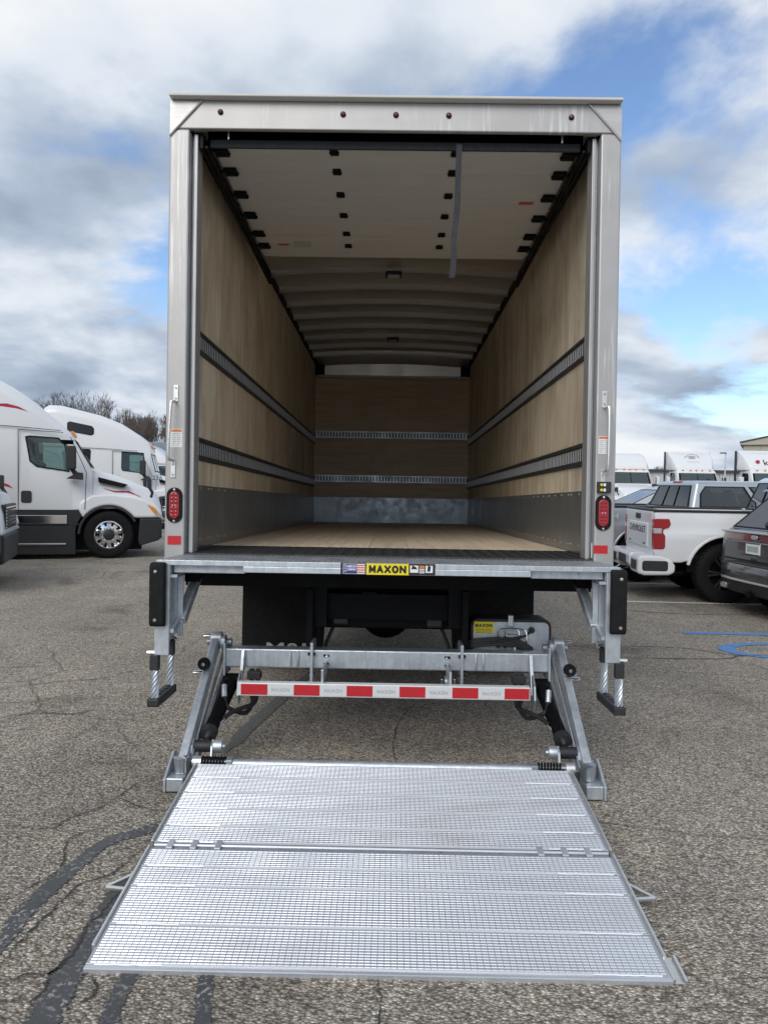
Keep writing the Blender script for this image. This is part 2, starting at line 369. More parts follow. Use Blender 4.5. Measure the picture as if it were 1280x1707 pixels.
# ================================================================ ground
ground = MB().add([(-900,-900,0),(900,-900,0),(900,900,0),(-900,900,0)], [(0,1,2,3)]).build('ground', m_asph)
tag(ground, kind='structure')
def ribbon(name, pix, wd, mt, z, jit=.3, k=7, px0=0, py0=0, s=1.0, taper=True, edge=.35):
    wd *= .72 if name == 'crack' else 1
    pts = spline([G(px0 + a/s, py0 + b/s) for a, b in pix], k); m = MB(); vs = []; n = len(pts)
    rnd = random.Random(sum(map(ord, name)) + len(pix)*7 + int(pix[0][0]))
    for i, p in enumerate(pts):
        t = (pts[min(i+1,n-1)] - pts[max(i-1,0)]).normalized(); q = Vector((-t.y, t.x, 0))
        e = min(1, 4*min(i, n-1-i)/n + .15) if taper else 1
        c = p + q*rnd.uniform(-1, 1)*wd*jit
        for sg in (-1, 1): vs.append(c + q*sg*wd/2*e*(1 + rnd.uniform(-edge, edge)) + Vector((0,0,z)))
    m.add(vs, [(2*i, 2*i+1, 2*i+3, 2*i+2) for i in range(n-1)])
    return m.build(name, mt, ground)
cl = dict(px0=0, py0=1000, s=2.44); cr = dict(px0=980, py0=940, s=2.247)
for pix, wd in (([(650,920),(560,950),(480,970),(400,1010),(300,1090),(200,1180),(100,1280),(0,1400),(-100,1500)], .075),
                ([(560,1130),(480,1210),(400,1340),(330,1450),(260,1560),(190,1700),(150,1790)], .10)):
    ribbon('tar_seal', pix, wd, M['tar'], .004, .06, 26, taper=False, edge=.26, **cl)
ribbon('tar_seal', [(560,1480),(510,1560),(460,1660),(445,1730)], .055, M['tar'], .004, .06, 9, taper=False, edge=.2, **cl)
ribbon('tar_seal', [(345,1620),(340,1670),(335,1730)], .05, M['tar'], .004, .06, 9, taper=False, edge=.2)
ribbon('tar_seal', [(520,1120),(440,1190),(375,1255)], .10, M['tar worn'], .004, .06, 9, taper=True, edge=.2)
for pix, wd in (([(0,1240),(110,1180),(245,1095),(270,1000),(310,960),(420,930),(560,870)], .008),
                ([(0,925),(110,930),(220,930),(290,890),(400,850),(480,805),(560,750),(690,710)], .008),
                ([(480,805),(590,850),(690,860)], .009), ([(0,500),(120,465),(300,465),(400,445)], .012),
                ([(0,365),(150,345),(300,328),(420,320),(620,270)], .012), ([(0,415),(130,418),(330,380)], .009), ([(0,280),(240,265)], .012),
                ([(-60,1580),(60,1420),(160,1320),(240,1240),(330,1160),(450,1120),(540,1050),(610,990)], .009),
                ([(100,1690),(180,1580),(200,1530),(300,1440),(350,1340),(420,1270),(480,1200)], .014),
                ([(0,1570),(110,1530),(200,1525),(300,1470)], .009), ([(330,1650),(390,1600),(380,1540)], .012)):
    ribbon('crack', pix, wd, M['crack'], .006, .8, 9, edge=.7, **cl)
for pix, wd in (([(60,308),(330,315),(520,340),(600,350)], .02), ([(60,352),(480,357),(580,345),(760,345)], .022), ([(100,172),(400,190),(760,186)], .025)):
    ribbon('crack', pix, wd, M['crack'], .006, .5, 8, edge=.5, **cr)
ribbon('crack', [(628,1635),(634,1670),(630,1730)], .007, M['crack'], .006, .8, 9, edge=.7)
ribbon('crack', [(700,1165),(668,1200),(655,1240),(662,1275)], .009, M['crack'], .006, .8, 9, edge=.7)
ribbon('crack', [(95,940),(200,930),(285,925)], .03, M['crack'], .006, .5, 7, edge=.5)
for y0, x0 in ((1003,1042),(972,1030)):
    a = G(x0, y0); MB().add([(a.x,a.y-.05,.005),(a.x+5.2,a.y-.25,.005),(a.x+5.2,a.y-.15,.005),(a.x,a.y+.05,.005)], [(0,1,2,3)]).build('parking_line', M['line paint'], ground)
a = G(1137,1055); MB().add([(a.x,a.y-.06,.005),(a.x+5,a.y-.2,.005),(a.x+5,a.y-.08,.005),(a.x,a.y+.06,.005)], [(0,1,2,3)]).build('parking_line', M['blue paint'], ground)
# accessible bay symbol: an open ring seen end on, with the body bar beyond it
c0 = G(1262, 1085) + Vector((.25, 0, 0)); m = MB(); vs = []
for i in range(33):
    a = rad(70 + 260*i/32)
    for r in (.37, .5): vs.append((c0.x + r*1.25*math.cos(a), c0.y + r*.78*math.sin(a), .005))
m.add(vs, [(2*i, 2*i+1, 2*i+3, 2*i+2) for i in range(32)]).build('accessible_symbol', M['blue paint'], ground)

# ================================================================ box truck (own frame: y along the body, z up from its floor line)
truck = empty('box_truck', label='box truck with open cargo body and lowered aluminium lift gate platform', cat='box truck')
TW = Matrix.Translation(CAM) @ Matrix.Rotation(-TILT, 4, 'X') @ Matrix.Translation((0, 4.45, -1.55)) @ Matrix.Translation((-XO, 0, 0))
truck.matrix_world = TW
def gz(y): return -.05 + (y + 4.45)*math.tan(TILT) + .001        # where the ground lies in the truck's frame
B = lambda *a: MB().box(*a)
fs, hs, gv, gd = M['frame steel'], M['header steel'], M['galvanised'], M['galvanised dark']

# rear frame
frame = B(-1.30, 1.30, 0, .035, 3.70, 3.862).build('rear_frame', M['header streaked'], truck, .006)
for s in (-1, 1):
    B(*sorted((s*1.30, s*1.183)), 0, .12, 1.19, 3.698).build('post', fs, frame, .01)
    B(*sorted((s*1.183, s*1.165)), .07, .16, 1.245, 3.69).build('jamb', gd, frame, .003)
    B(*sorted((s*1.168, s*1.145)), .045, .16, 1.246, 3.69).build('door_stop', fs, frame, .004)
    MB().prism([(s*1.298, 3.858), (s*1.298, 3.655), (s*1.11, 3.858)], 'y', -.006, -.0005).build('gusset', hs, frame, .002)
    MB().tube([(s*1.298, -.006, 3.655), (s*1.205, -.006, 3.757), (s*1.112, -.006, 3.857)], .006, 6).build('weld_bead', hs, frame, smooth=True)
MB().prism([(-.05, 3.864), (-.05, 3.880), (.4, 3.893), (.4, 3.864)], 'x', -1.292, 1.292).build('drip_rail', M['door white'], frame, .004)
for px, py in ((368,187),(572,191),(660,192),(748,193),(952,196)):
    p = P(px, py, 0); mk = MB().lathe([(.016,0),(.016,.006),(.012,.008)], p, (0,-1,0), 16).build('marker_gasket', M['black rubber'], frame, smooth=True)
    MB().lathe([(.012,.006),(.010,.013),(.004,.016),(0,.0165)], p, (0,-1,0), 14).build('marker_lens', M['marker red'], mk, smooth=True)
for s, px, y0, y1 in ((-1, 291, 655, 782), (1, 1008, 665, 800)):
    t, b_ = P(px + (3 if s < 0 else -1), y0, 0), P(px - (2 if s < 0 else 4), y1, 0)
    o = (-1 if s < 0 else 1)*.012
    h = MB().tube(spline([t + Vector((0,0,-.05)), t + Vector((o*.6,-.045,-.055)), t + Vector((o,-.062,-.085)), b_ + Vector((o,-.062,.085)), b_ + Vector((o*.6,-.045,.055)), b_ + Vector((0,0,.05))], 5), .0085, 8).build('grab_handle', M['aluminium'], frame, smooth=True)
    for q in (t, b_):
        B(q.x-.014, q.x+.014, -.007, -.0005, q.z-.05, q.z+.045).build('mount', M['aluminium'], h, .002)
        for dz in (-.032, .028): MB().cyl((q.x, -.007, q.z+dz), (q.x, -.011, q.z+dz), .0065, 8).build('bolt', gd, h)
for s, x0, x1, y0, y1 in ((-1, 278, 305, 813, 871), (1, 991, 1018, 826, 884)):
    a, c = P(x0, y0, 0), P(x1, y1, 0); cx = (a.x+c.x)/2; cz = (a.z+c.z)/2; hw = .046; hh = .102
    g = MB().prism(rrect(cx-hw, cx+hw, cz-hh, cz+hh, .0455, 8), 'y', -.010, -.0005).build('tail_light', M['black rubber'], frame, .003)
    MB().prism(rrect(cx-.029, cx+.029, cz-.078, cz+.078, .0285, 8), 'y', -.016, -.009).build('lens', M['red lens'], g, .005)
    for k in range(3):
        for kk in (-1, 1):
            for j in (-1, 1): MB().lathe([(.0105,0),(.009,.003),(0,.0045)], (cx+kk*.012, -.0155, cz+j*(.018+.021*k)), (0,-1,0), 10).build('lamp_cell', M['red lens'], g, smooth=True)
    for dz in (-.091, .091): MB().cyl((cx,-.009,cz+dz), (cx,-.014,cz+dz), .0065, 8).build('bolt', M['chrome'], g)
    for dx in (-.008,.008): MB().cyl((cx+dx,-.015,cz), (cx+dx,-.018,cz), .0035, 8).build('bolt', M['chrome'], g)
for x0, x1, y0, y1 in ((280,302,893,908), (989,1012,909,923)):
    a, c = P(x0, y0, 0), P(x1, y1, 0); B(a.x, c.x, -.0025, -.0005, c.z, a.z).build('red_reflector', M['red tape'], frame)
def sticker(x0, x1, y0, y1, yy=0):
    a, c = P(x0, y0, yy), P(x1, y1, yy); w_ = c.x-a.x; h_ = a.z-c.z
    s_ = B(a.x, c.x, yy-.002, yy-.0005, c.z, a.z).build('warning_sticker', M['label white'], frame)
    B(a.x+.003, c.x-.003, yy-.003, yy-.0021, a.z-h_*.15, a.z-.003).build('sticker_band', M['label orange'], s_)
    for i in range(7):
        z = a.z - h_*(.24 + .105*i); e = [.95,.6,.9,.8,.95,.7,.5][i]
        B(a.x+.006, a.x+.006+(w_*.42)*e, yy-.003, yy-.0021, z-.0035, z).build('sticker_text', M['label grey'], s_)
        B(a.x+w_*.56, a.x+w_*.56+(w_*.36)*e, yy-.003, yy-.0021, z-.0035, z).build('sticker_text', M['label grey'], s_)
sticker(285,304,715,746); sticker(997,1016,727,757)
a, c = P(994,803,0), P(1016,822,0)
sw = B(a.x, c.x, -.03, -.0005, c.z, a.z).build('lift_switch', M['black plastic'], frame, .004)
for k in (0, 1):
    z = a.z - .018 - .03*k
    MB().lathe([(.008,.03),(.008,.034),(0,.035)], (a.x+.02, 0, z), (0,-1,0), 6).build('button', M['label yellow'], sw)
    B(a.x+.031, a.x+.045, -.0325, -.0305, z-.008, z+.008).build('button', M['label white'], sw)
a, c = P(985,905,.045), P(990,930,.045); B(a.x, c.x, .042, .0445, c.z, a.z).build('warning_sticker', M['label white'], frame)

# body shell, floor
WX, ZF, Y1 = 1.24, 1.25, 8.0
wh = M['white paint']; fir, birch = M['fir plywood'], M['birch plywood']
fl = B(-1.28, 1.28, .0, 8.1, 1.13, 1.225).build('floor', M['black paint'], truck)
for i in range(9):
    x0 = -1.235 + i*2.47/9
    for j, (ya, yb) in enumerate(((.86, 8.0),)):
        B(x0+.0012, x0+2.47/9-.0012, ya, yb, 1.226, 1.25).build('floor_plank', M['oak floor'], fl, .0015, seg=1)
thr = B(-1.235, 1.235, .01, .856, 1.226, 1.249).build('threshold_plate', M['tread plate'], fl)
m = MB()
for i in range(64):
    for j in range(21):
        x = -1.21 + i*.0384 + (.0192 if j % 2 else 0); y = .03 + j*.0385
        a = .010 if (i + j) % 2 else -.010
        m.bar((x-.013, y-a, 1.2505), (x+.013, y+a, 1.2505), .006, .004)
m.build('tread_lugs', M['black plastic'], thr, kind='stuff')
def etrack(name, wall, parent, x=None, z=0):
    """pressed steel track: two lips, a hat and the bars between its slots"""
    m = MB()
    if wall == 'side':
        s = 1 if x > 0 else -1; X = abs(x)
        t = B(*sorted((s*X, s*(X-.006))), .13, 7.985, z-.075, z+.075).build(name, M['track steel'], parent)
        for dz in (-.06, .06): m.bar((s*(X-.0105), .13, z+dz), (s*(X-.0105), 7.985, z+dz), .009, .018)
        m.build('track_lip', M['track steel'], t); m = MB()
        for i in range(157):
            y = .16 + i*.05; m.box(*sorted((s*(X-.0078), s*(X-.006))), y, y+.011, z-.040, z+.040)
        m.build('slot_bars', M['white tape and glint'], t)  # bars whitened to paint in the light caught by the slot edges
    else:
        t = B(-1.232, 1.232, 7.966, 7.972, z-.05, z+.05).build(name, M['black paint'], parent)
        for dz in (-.046, .046): m.bar((-1.232, 7.958, z+dz), (1.232, 7.958, z+dz), .014, .02)
        m.build('track_lip', gv, t); m = MB()
        for i in range(49):
            xx = -1.22 + i*.05; m.box(xx, xx+.032, 7.957, 7.966, z-.034, z+.034)
        m.build('slot_bars', gv, t)
for s in (-1, 1):
    wl = B(*sorted((s*1.285, s*1.255)), .12, 8.1, 1.14, 3.86).build('side_wall', wh, truck)
    ys = [.12, .86, 3.30, 5.74, 7.99]
    for a, c in zip(ys, ys[1:]):
        B(*sorted((s*1.254, s*(1.241 + random.uniform(0, .001)))), a+.001, c-.001, 1.655, 3.77).build('plywood_panel', birch, wl, .001, seg=1)
        sp_ = B(*sorted((s*1.254, s*(1.238 + random.uniform(0, .001)))), a+.0008, c-.0008, 1.252, 1.653).build('scuff_plate', M['scuff steel'], wl)
        r = MB()
        for y in [a+.03 + q*.22 for q in range(int((c-a-.05)/.22)+1)]:
            for z in (1.635, 1.30): r.lathe([(.007,0),(.005,.003),(0,.004)], (s*1.2375, y, z), (-s,0,0), 8)
        r.build('rivets', gv, sp_, kind='stuff')
    B(*sorted((s*1.254, s*1.225)), .12, 7.99, 3.771, 3.855).build('roof_rail', M['black paint'], wl)
for s, sgn in ((-1, -1), (1, 1)):
    for z in (2.572, 1.89): etrack('e_track', 'side', truck, s*1.2405, z)
fw = B(-1.28, 1.28, 8.02, 8.1, 1.14, 3.86).build('front_wall', wh, truck)
for z0, z1 in ((1.66, 2.66), (2.662, 3.575)):
    B(-1.238, 1.238, 7.975, 8.015, z0, z1).build('plywood_panel', fir, fw, .001, seg=1)
B(-1.238, -.86, 7.97, 8.015, 1.252, 1.655).build('scuff_plate', M['galvanised dark'], fw); B(-.858, 1.238, 7.972, 8.015, 1.252, 1.655).build('scuff_plate', M['galvanised dark'], fw)
MB().prism([(7.955,3.62),(7.925,3.86),(8.015,3.86),(8.015,3.62)], 'x', -1.09, 1.09).build('front_header', M['aluminium'], fw)
B(-1.20, 1.20, 7.93, 8.015, 3.578, 3.618).build('front_header', M['header steel'], fw, .004)
for s in (-1, 1):
    B(*sorted((s*1.238, s*1.092)), 7.9, 8.015, 3.62, 3.86).build('corner_block', M['black paint'], fw)
etrack('e_track', 'front', truck, z=2.665); etrack('e_track', 'front', truck, z=1.957)
# roof: sheet, bows, dome lamps
def arc(x, zs, rise): return zs + rise*(1 - (x/1.24)**2)
m = MB(); n = 16
top = [(-1.255 + 2.51*i/n, arc(-1.255 + 2.51*i/n, 3.868, .055)) for i in range(n+1)]
rf = MB().prism(top + [(p[0], p[1]+.01) for p in reversed(top)], 'y', .12, 8.1).build('roof', M['roof sheet'], truck, smooth=True)
for k in range(13):
    y = .25 + .6*k
    if y > 7.8: break
    lo = [(-1.235 + 2.47*i/n, arc(-1.235 + 2.47*i/n, 3.80, .055)) for i in range(n+1)]
    m = MB()
    m.prism(lo + [(p[0], p[1]+.006) for p in reversed(lo)], 'y', y-.015, y+.015)
    for dy in (-.015, .011): m.prism(lo + [(p[0], p[1]+.066) for p in reversed(lo)], 'y', y+dy, y+dy+.004)
    m.build('roof_bow', M['aluminium'], rf, smooth=True)
lo = [(-1.2 + 2.4*i/n, arc(-1.2 + 2.4*i/n, 3.80, .05)) for i in range(n+1)]
rings = []
for y, dz in ((7.35, .06), (7.6, .045), (7.8, .01), (7.94, -.05)):
    rings.append([(p[0], y, p[1]+dz) for p in lo] + [(p[0], y+.01, p[1]+dz+.012) for p in reversed(lo)])
MB().loft(rings).build('nose_cap_sheet', M['aluminium'], rf, smooth=True)
for y in (3.25, 6.25):
    z = 3.852; d = MB().prism(rrect(-.08, .08, y-.10, y+.05, .02), 'z', z-.035, z).build('dome_lamp', M['black plastic'], rf, .006)
    MB().prism(rrect(-.06, .06, y-.08, y+.03, .015), 'z', z-.04, z-.034).build('lens', M['label grey'], d, .003)
# roll-up door, open under the roof
zd = lambda y: 3.672 - .026*y
door = B(-1.09, 1.09, .105, .126, zd(.1)-.028, zd(.1)+.018).build('roll_up_door', M['strap webbing'], truck, .004)
ys = [.127 + .357*i for i in range(6)] + [2.03]
for a, c in zip(ys, ys[1:]):
    MB().prism([(a+.001, zd(a)), (c-.001, zd(c)), (c-.001, zd(c)+.02), (a+.001, zd(a)+.02)], 'x', -1.085, 1.085).build('door_panel', M['door white'], door)
for y in (.20, .46, .80, 1.15, 1.50, 1.76):
    for x in (-.365, .365):
        z = zd(y); h = B(x-.026, x+.026, y-.042, y+.042, z-.008, z-.0005).build('hinge', M['black paint'], door, .002)
        MB().cyl((x-.03, y, z-.008), (x+.03, y, z-.008), .006, 8).build('pin', M['black paint'], h)
    for s in (-1, 1):
        z = zd(y); h = B(*sorted((s*1.0, s*1.08)), y-.045, y+.045, z-.022, z-.0005).build('roller_bracket', M['black paint'], door, .002)
        MB().cyl((s*.99, y, z-.022), (s*1.105, y, z-.022), .009, 8).build('roller_pin', M['black paint'], h)
        MB().cyl((s*1.072, y, z-.022), (s*1.095, y, z-.022), .024, 12).build('roller', M['black plastic'], h)
for s in (-1, 1):
    m = MB()
    for xx, z0, z1 in ((1.135, -.06, .03), (1.105, -.06, -.048)):
        m.prism([(.05, zd(.05)+z0), (2.6, zd(2.6)+z0), (2.6, zd(2.6)+z1), (.05, zd(.05)+z1)], 'x', *sorted((s*(xx-.018), s*xx)))
    m.build('door_track', M['black paint'], truck)
    B(*sorted((s*.968, s*.976)), .06, .066, 3.67, 3.73).build('track_bolt', gv, truck)
st_ = [(.375,.066,3.66), (.372,.062,3.5), (.37,.075,3.3), (.352,.06,3.1), (.352,.055,3.0), (.345,.06,2.88)]
m = MB(); pr = spline(st_, 5)
m.add([p + Vector((dx, dy, 0)) for p in pr for dx, dy in ((-.017,0),(.017,0),(.017,.003),(-.017,.003))],
      [(4*i+j, 4*i+(j+1)%4, 4*i+4+(j+1)%4, 4*i+4+j) for i in range(len(pr)-1) for j in range(4)] + [(0,1,2,3)]).build('pull_strap', M['strap webbing'], door, smooth=True)
a = P(885,331,.9); B(.86, .96, .88, .93, zd(.9)-.0025, zd(.9)-.0005).build('warning_sticker', M['label red'], door)
B(-.93, -.84, 1.73, 1.77, zd(1.75)-.0025, zd(1.75)-.0005).build('warning_sticker', M['label red'], door)
B(-.80, -.66, 1.68, 1.80, zd(1.74)-.0025, zd(1.74)-.0005).build('warning_sticker', M['label grey'], door)

B(-1.16, 1.16, .34, .36, 3.70, 3.86).build('gap_shade_panel', M['black paint'], truck)  # black sheet added to keep the gap above the door dark
# chassis, axle, wheels, mud flaps
blk = M['black paint']
ch = MB().box(-.46, -.38, .35, 10.5, .78, 1.02).box(.38, .46, .35, 10.5, .78, 1.02).build('chassis', blk, truck)
for y in (.42, 1.5, 2.9, 4.5, 6.5): B(-.38, .38, y, y+.08, .82, .98).build('cross_member', blk, ch)
for i in range(14): B(-1.25, 1.25, .3+i*.56, .36+i*.56, 1.03, 1.13).build('floor_sill', blk, ch)
for s in (-1, 1): B(*sorted((s*.36, s*.5)), .34, 7.5, 1.02, 1.129).build('subframe_rail', blk, ch)
B(-.455, .455, .5, .56, .75, .98).build('cross_member', blk, ch, .01)
for x, z0 in ((-.30, .78), (.30, .77), (-.12,.86), (.17,.84)): B(x-.05, x+.05, .44, .56, z0, z0+.13).build('air_fitting', M['black plastic'], ch, .01)
for s in (-1, 1):
    B(*sorted((s*.46, s*.50)), .30, .62, .52, 1.02).build('hanger_plate', blk, ch, .004)
    MB().tube(spline([(s*.33,.55,.8),(s*.40,.5,.62),(s*.37,.48,.56),(s*.47,.4,.68)], 5), .012, 7).build('air_hose', M['hose rubber'], ch, smooth=True)
YA = 2.35; ZA = gz(YA) + .49
ax_ = MB().cyl((-.95, YA, ZA), (.95, YA, ZA), .075, 14).build('rear_axle', blk, truck, smooth=True)
MB().lathe([(0,-.26),(.10,-.25),(.19,-.19),(.225,-.08),(.225,.06),(.16,.18),(.08,.26),(0,.27)], (-.02, YA, ZA-.01), (0,1,0), 24).build('differential', blk, ax_, smooth=True)
def tyre_prof(r, wd):
    h = wd/2; return [(r*.56,-h*.8),(r*.72,-h),(r*.9,-h),(r*.97,-h*.86),(r,-h*.6),(r,h*.6),(r*.97,h*.86),(r*.9,h),(r*.72,h),(r*.56,h*.8)]
for s in (-1, 1):
    for x in (.72, 1.04):
        w_ = MB().lathe(tyre_prof(.487, .26), (s*x, YA, ZA), (1,0,0), 36).build('rear_wheel', M['black rubber'], truck, smooth=True)
        MB().lathe([(.28,-.10),(.26,-.02),(.12,0),(0,0)], (s*x, YA, ZA), (1,0,0), 24).build('rim', wh, w_, smooth=True)
    w_ = MB().lathe(tyre_prof(.487, .28), (s*1.02, 8.9, gz(8.9)+.487), (1,0,0), 36).build('front_wheel', M['black rubber'], truck, smooth=True)
    MB().lathe([(.28,-.10),(.26,-.02),(.12,0),(0,0)], (s*1.02, 8.9, gz(8.9)+.487), (1,0,0), 24).build('rim', wh, w_, smooth=True)
    xs = sorted((s*1.06, s*.485))
    fp = []
    for i in range(9):
        z = 1.06 - .70*i/8; fp.append(z)
    mf = MB().add([(x, 1.15 + .012*math.sin(3.1*x + 4*z) + .02*(1.06-z) + dy, z) for dy in (0,.01) for z in fp for x in [xs[0] + (xs[1]-xs[0])*j/8 for j in range(9)]],
        [(k*81 + i*9+j, k*81 + i*9+j+1, k*81 + (i+1)*9+j+1, k*81 + (i+1)*9+j) for k in (0,1) for i in range(8) for j in range(8)]).build('mud_flap', M['black rubber'], truck, smooth=True)
    B(xs[0], xs[1], 1.13, 1.19, 1.05, 1.085).build('flap_hanger', blk, truck)
    if s < 0:
        q = P(486, 1082, 1.145); text('M&K', 'flap_lettering', M['label grey'], mf, (q.x, 1.135, q.z), .115, bold=.003, sx=1.6)
        q = P(440, 1079, 1.145)
        for dx in (-.055, .055):
            MB().tube([(q.x+dx-.05, 1.135, q.z-.03), (q.x+dx, 1.135, q.z+.015), (q.x+dx+.05, 1.135, q.z-.03)], .005, 4).build('flap_mark', M['label grey'], mf)
# ================================================================ lift gate (parts of the box truck)
da = M['deck aluminium']; al = M['aluminium']; bp = M['black plastic']; br = M['black rubber']; ho = M['hose rubber']
dock = B(-1.205, 1.205, -.45, -.002, 1.228, 1.240).build('dock_plate', gv, truck, .002)
m = MB()
for i in range(80):
    x = -1.19 + i*.0301; m.box(x, x+.007, -.445, -.01, 1.2398, 1.2432)
m.build('tread_ridges', gv, dock, kind='stuff')
B(-1.205, 1.205, -.456, -.4505, 1.216, 1.2425).build('edge_strip', gv, dock, .002)
B(-.752, .742, -.459, -.30, 1.184, 1.2155).build('front_sheet', gv, dock, .003)
for s in (-1, 1):
    B(*sorted((s*1.13, s*.754)), -.40, -.33, 1.172, 1.2275).build('cross_tube', gv, dock, .004)
    MB().cyl((s*1.0, -.40, 1.20), (s*1.0, -.405, 1.20), .006, 8).build('bolt', gd, dock)
    # corner column with rubber bumper and cable step
    c = B(*sorted((s*1.212, s*1.135)), -.452, -.438, .744, 1.2275).build('dock_column', gv, truck, .003)
    B(*sorted((s*1.143, s*1.135)), -.437, -.28, .835, 1.2275).build('web', gv, c, .002)
    B(*sorted((s*1.134, s*1.105)), -.30, -.285, .82, 1.17).build('flange', gv, c, .002)
    B(*sorted((s*1.212, s*1.204)), -.437, -.10, .76, 1.2275).build('web', gv, c, .002)
    MB().prism([(-.436,.88),(-.29,.93),(-.29,.90),(-.436,.86)], 'x', *sorted((s*1.134, s*1.115))).build('gusset', gv, c)
    B(*sorted((s*1.134, s*1.10)), -.437, -.29, 1.15, 1.165).build('shelf', gv, c)
    b_ = MB().prism([(-.453,.894),(-.49,.9),(-.503,.915),(-.503,1.214),(-.49,1.228),(-.453,1.233)], 'x', *sorted((s*1.2285, s*1.150))).build('dock_bumper', br, c, .01)
    for z in (.935, 1.185): MB().lathe([(.0105,0),(.0105,.003),(.008,.006),(0,.0065)], (s*1.195, -.502, z), (0,-1,0), 12).build('bolt', M['chrome'], b_, smooth=True)
    MB().bar((s*1.115, -.295, .90), (s*1.085, -.02, 1.165), .05, .05).build('brace', gv, c, .006)
    MB().prism([(-.16,1.10),(.04,1.17),(-.16,1.17)], 'x', *sorted((s*1.05, s*1.135))).build('brace_bracket', blk, c)
    MB().prism([(s*1.135,1.17),(s*.93,1.17),(s*1.11,1.10),(s*1.135,1.10)], 'y', -.10, -.06).build('brace_bracket', blk, c)
    st = MB().prism(rrect(-.475, -.125, .476, .52, .008, 2), 'x', *sorted((s*1.24, s*1.18))).build('cable_step', bp, truck, .004)
    for i in range(5): MB().cyl((s*1.21, -.41 + i*.055, .52), (s*1.21, -.41 + i*.055, .526), .012, 8).build('grip_stud', bp, st)
    for y in (-.44, -.16):
        z1 = .735 if y < -.3 else .76
        ca = MB().cyl((s*1.21, y, .51), (s*1.21, y, z1), .0165, 14).build('cable', gd, st, smooth=True)
        for k in range(6):
            pts = []
            for i in range(17):
                a = 2*math.pi*(i/16*1.15 + k/6); pts.append((s*1.21 + .0155*math.cos(a), y + .0155*math.sin(a), .515 + (z1-.04-.515)*i/16))
            MB().tube(pts, .0068, 5).build('strand', gv, ca, smooth=True)
        B(*sorted((s*1.233, s*1.187)), y-.022, y+.022, z1-.07, z1+.012).build('cable_clamp', bp, st, .005)
        MB().cyl((s*1.17, y, z1+.02), (s*1.25, y, z1+.02), .011, 8).build('bolt', M['chrome'], st)
# badges on the front sheet
def badge(x0, x1, y0, y1, mt, name):
    a, c = P(x0, y0, -.46), P(x1, y1, -.46); return a, c, B(a.x, c.x, -.4635, -.4595, c.z, a.z).build(name, mt, dock, .001)
a, c, bd = badge(568,610,938,958, M['label black'], 'flag_badge')
B(a.x+.012, c.x-.006, -.4645, -.4636, c.z+.004, a.z-.004).build('badge_face', M['label white'], bd)
B(a.x+.014, a.x+.085, -.4655, -.4646, c.z+.006, a.z-.006).build('badge_field', M['label blue'], bd)
for i in range(4):
    z = a.z - .009 - i*.0118; B(a.x+.0855, c.x-.008, -.4655, -.4646, z-.006, z).build('badge_stripe', M['label red'], bd)
for i in range(3): text('*', 'badge_star', M['label white'], bd, (a.x+.024, -.4662, a.z-.020-.014*i), .03, ext=.0003)
for i, s_ in enumerate(('AMERICAN', 'COMPANY')): text(s_, 'badge_text', M['label white'], bd, (a.x+.057, -.4662, a.z-.018-.016*i), .0165, bold=.0005, sx=.62, ext=.0003)
a, c, bd = badge(611,681,939,959, M['label yellow'], 'maker_badge')
block('MAXON', 'badge_text', M['label black'], bd, (a.x+c.x)/2, -.4645, (a.z+c.z)/2, .040, .035, .0045, .0105)
a, c, bd = badge(681,725,940,959, M['label black'], 'warning_badge')
for q0, q1 in ((.008,.05),(.088,.125)): B(a.x+q0, a.x+q1, -.4645, -.4636, c.z+.012, a.z-.008).build('badge_face', M['label white'], bd)
B(a.x+.055, a.x+.083, -.4645, -.4636, a.z-.02, a.z-.008).build('badge_face', M['label orange'], bd)
for i in range(3): B(a.x+.055, a.x+.083, -.4645, -.4636, a.z-.029-.009*i, a.z-.024-.009*i).build('badge_line', M['label white'], bd)
MB().prism([(a.x+.014,c.z+.03),(a.x+.045,c.z+.03),(a.x+.04,c.z+.04),(a.x+.02,c.z+.05)], 'y', -.4655, -.4646).build('badge_mark', M['label black'], bd)
MB().prism([(a.x+.097,c.z+.018),(a.x+.112,c.z+.02),(a.x+.115,c.z+.045),(a.x+.1,c.z+.05)], 'y', -.4655, -.4646).build('badge_mark', M['label black'], bd)

# main beam
beam = B(-.98, .975, .20, .315, .548, .662).build('main_beam', gv, truck, .008)
for s in (-1, 1):
    B(s*.978-.006, s*.978+.006, .17, .345, .50, .70).build('end_plate', gv, beam, .003)
    MB().lathe([(.045,-.012),(.045,.012)], (s*1.0, .26, .69), (1,0,0), 18).build('pivot_ring', gv, beam)
    for zz in (.69,): MB().cyl((s*.95,.26,zz), (s*1.1,.26,zz), .021, 14).build('pivot_pin', gd, beam, smooth=True)
    B(s*.452-.009, s*.452+.009, .165, .36, .47, .71).build('bolt_flange', gv, beam, .003)
    for z in (.52, .64):
        MB().cyl((s*.43,.18,z), (s*.475,.18,z), .011, 6).build('bolt', M['chrome'], beam)
    for dx in (-.02, .022):
        MB().tube([(s*.56+dx,.199,.56),(s*.56+dx,.194,.585),(s*.56+dx*1.15,.194,.62),(s*.56+dx,.199,.655)], .008, 6).build('weld_bead', gv, beam, smooth=True)
    # bumper hangers and hook plates
    B(s*.365-.007, s*.365+.007, -.075, .199, .525, .60).build('bumper_hanger', gv, beam, .003)
    MB().prism([(.04,.50),(.02,.42),(.05,.36),(.09,.37),(.10,.44),(.22,.547),(.10,.547)], 'x', *sorted((s*.86, s*.872))).build('hook_plate', gv, beam, .002)
    MB().bar((s*.866,.19,.655), (s*.866,.10,.43), .02, .03).build('hook_plate', gv, beam, .003)
    for z in (.58, .63): MB().cyl((s*.348,.19,z), (s*.382,.19,z), .009, 6).build('bolt', M['chrome'], beam)
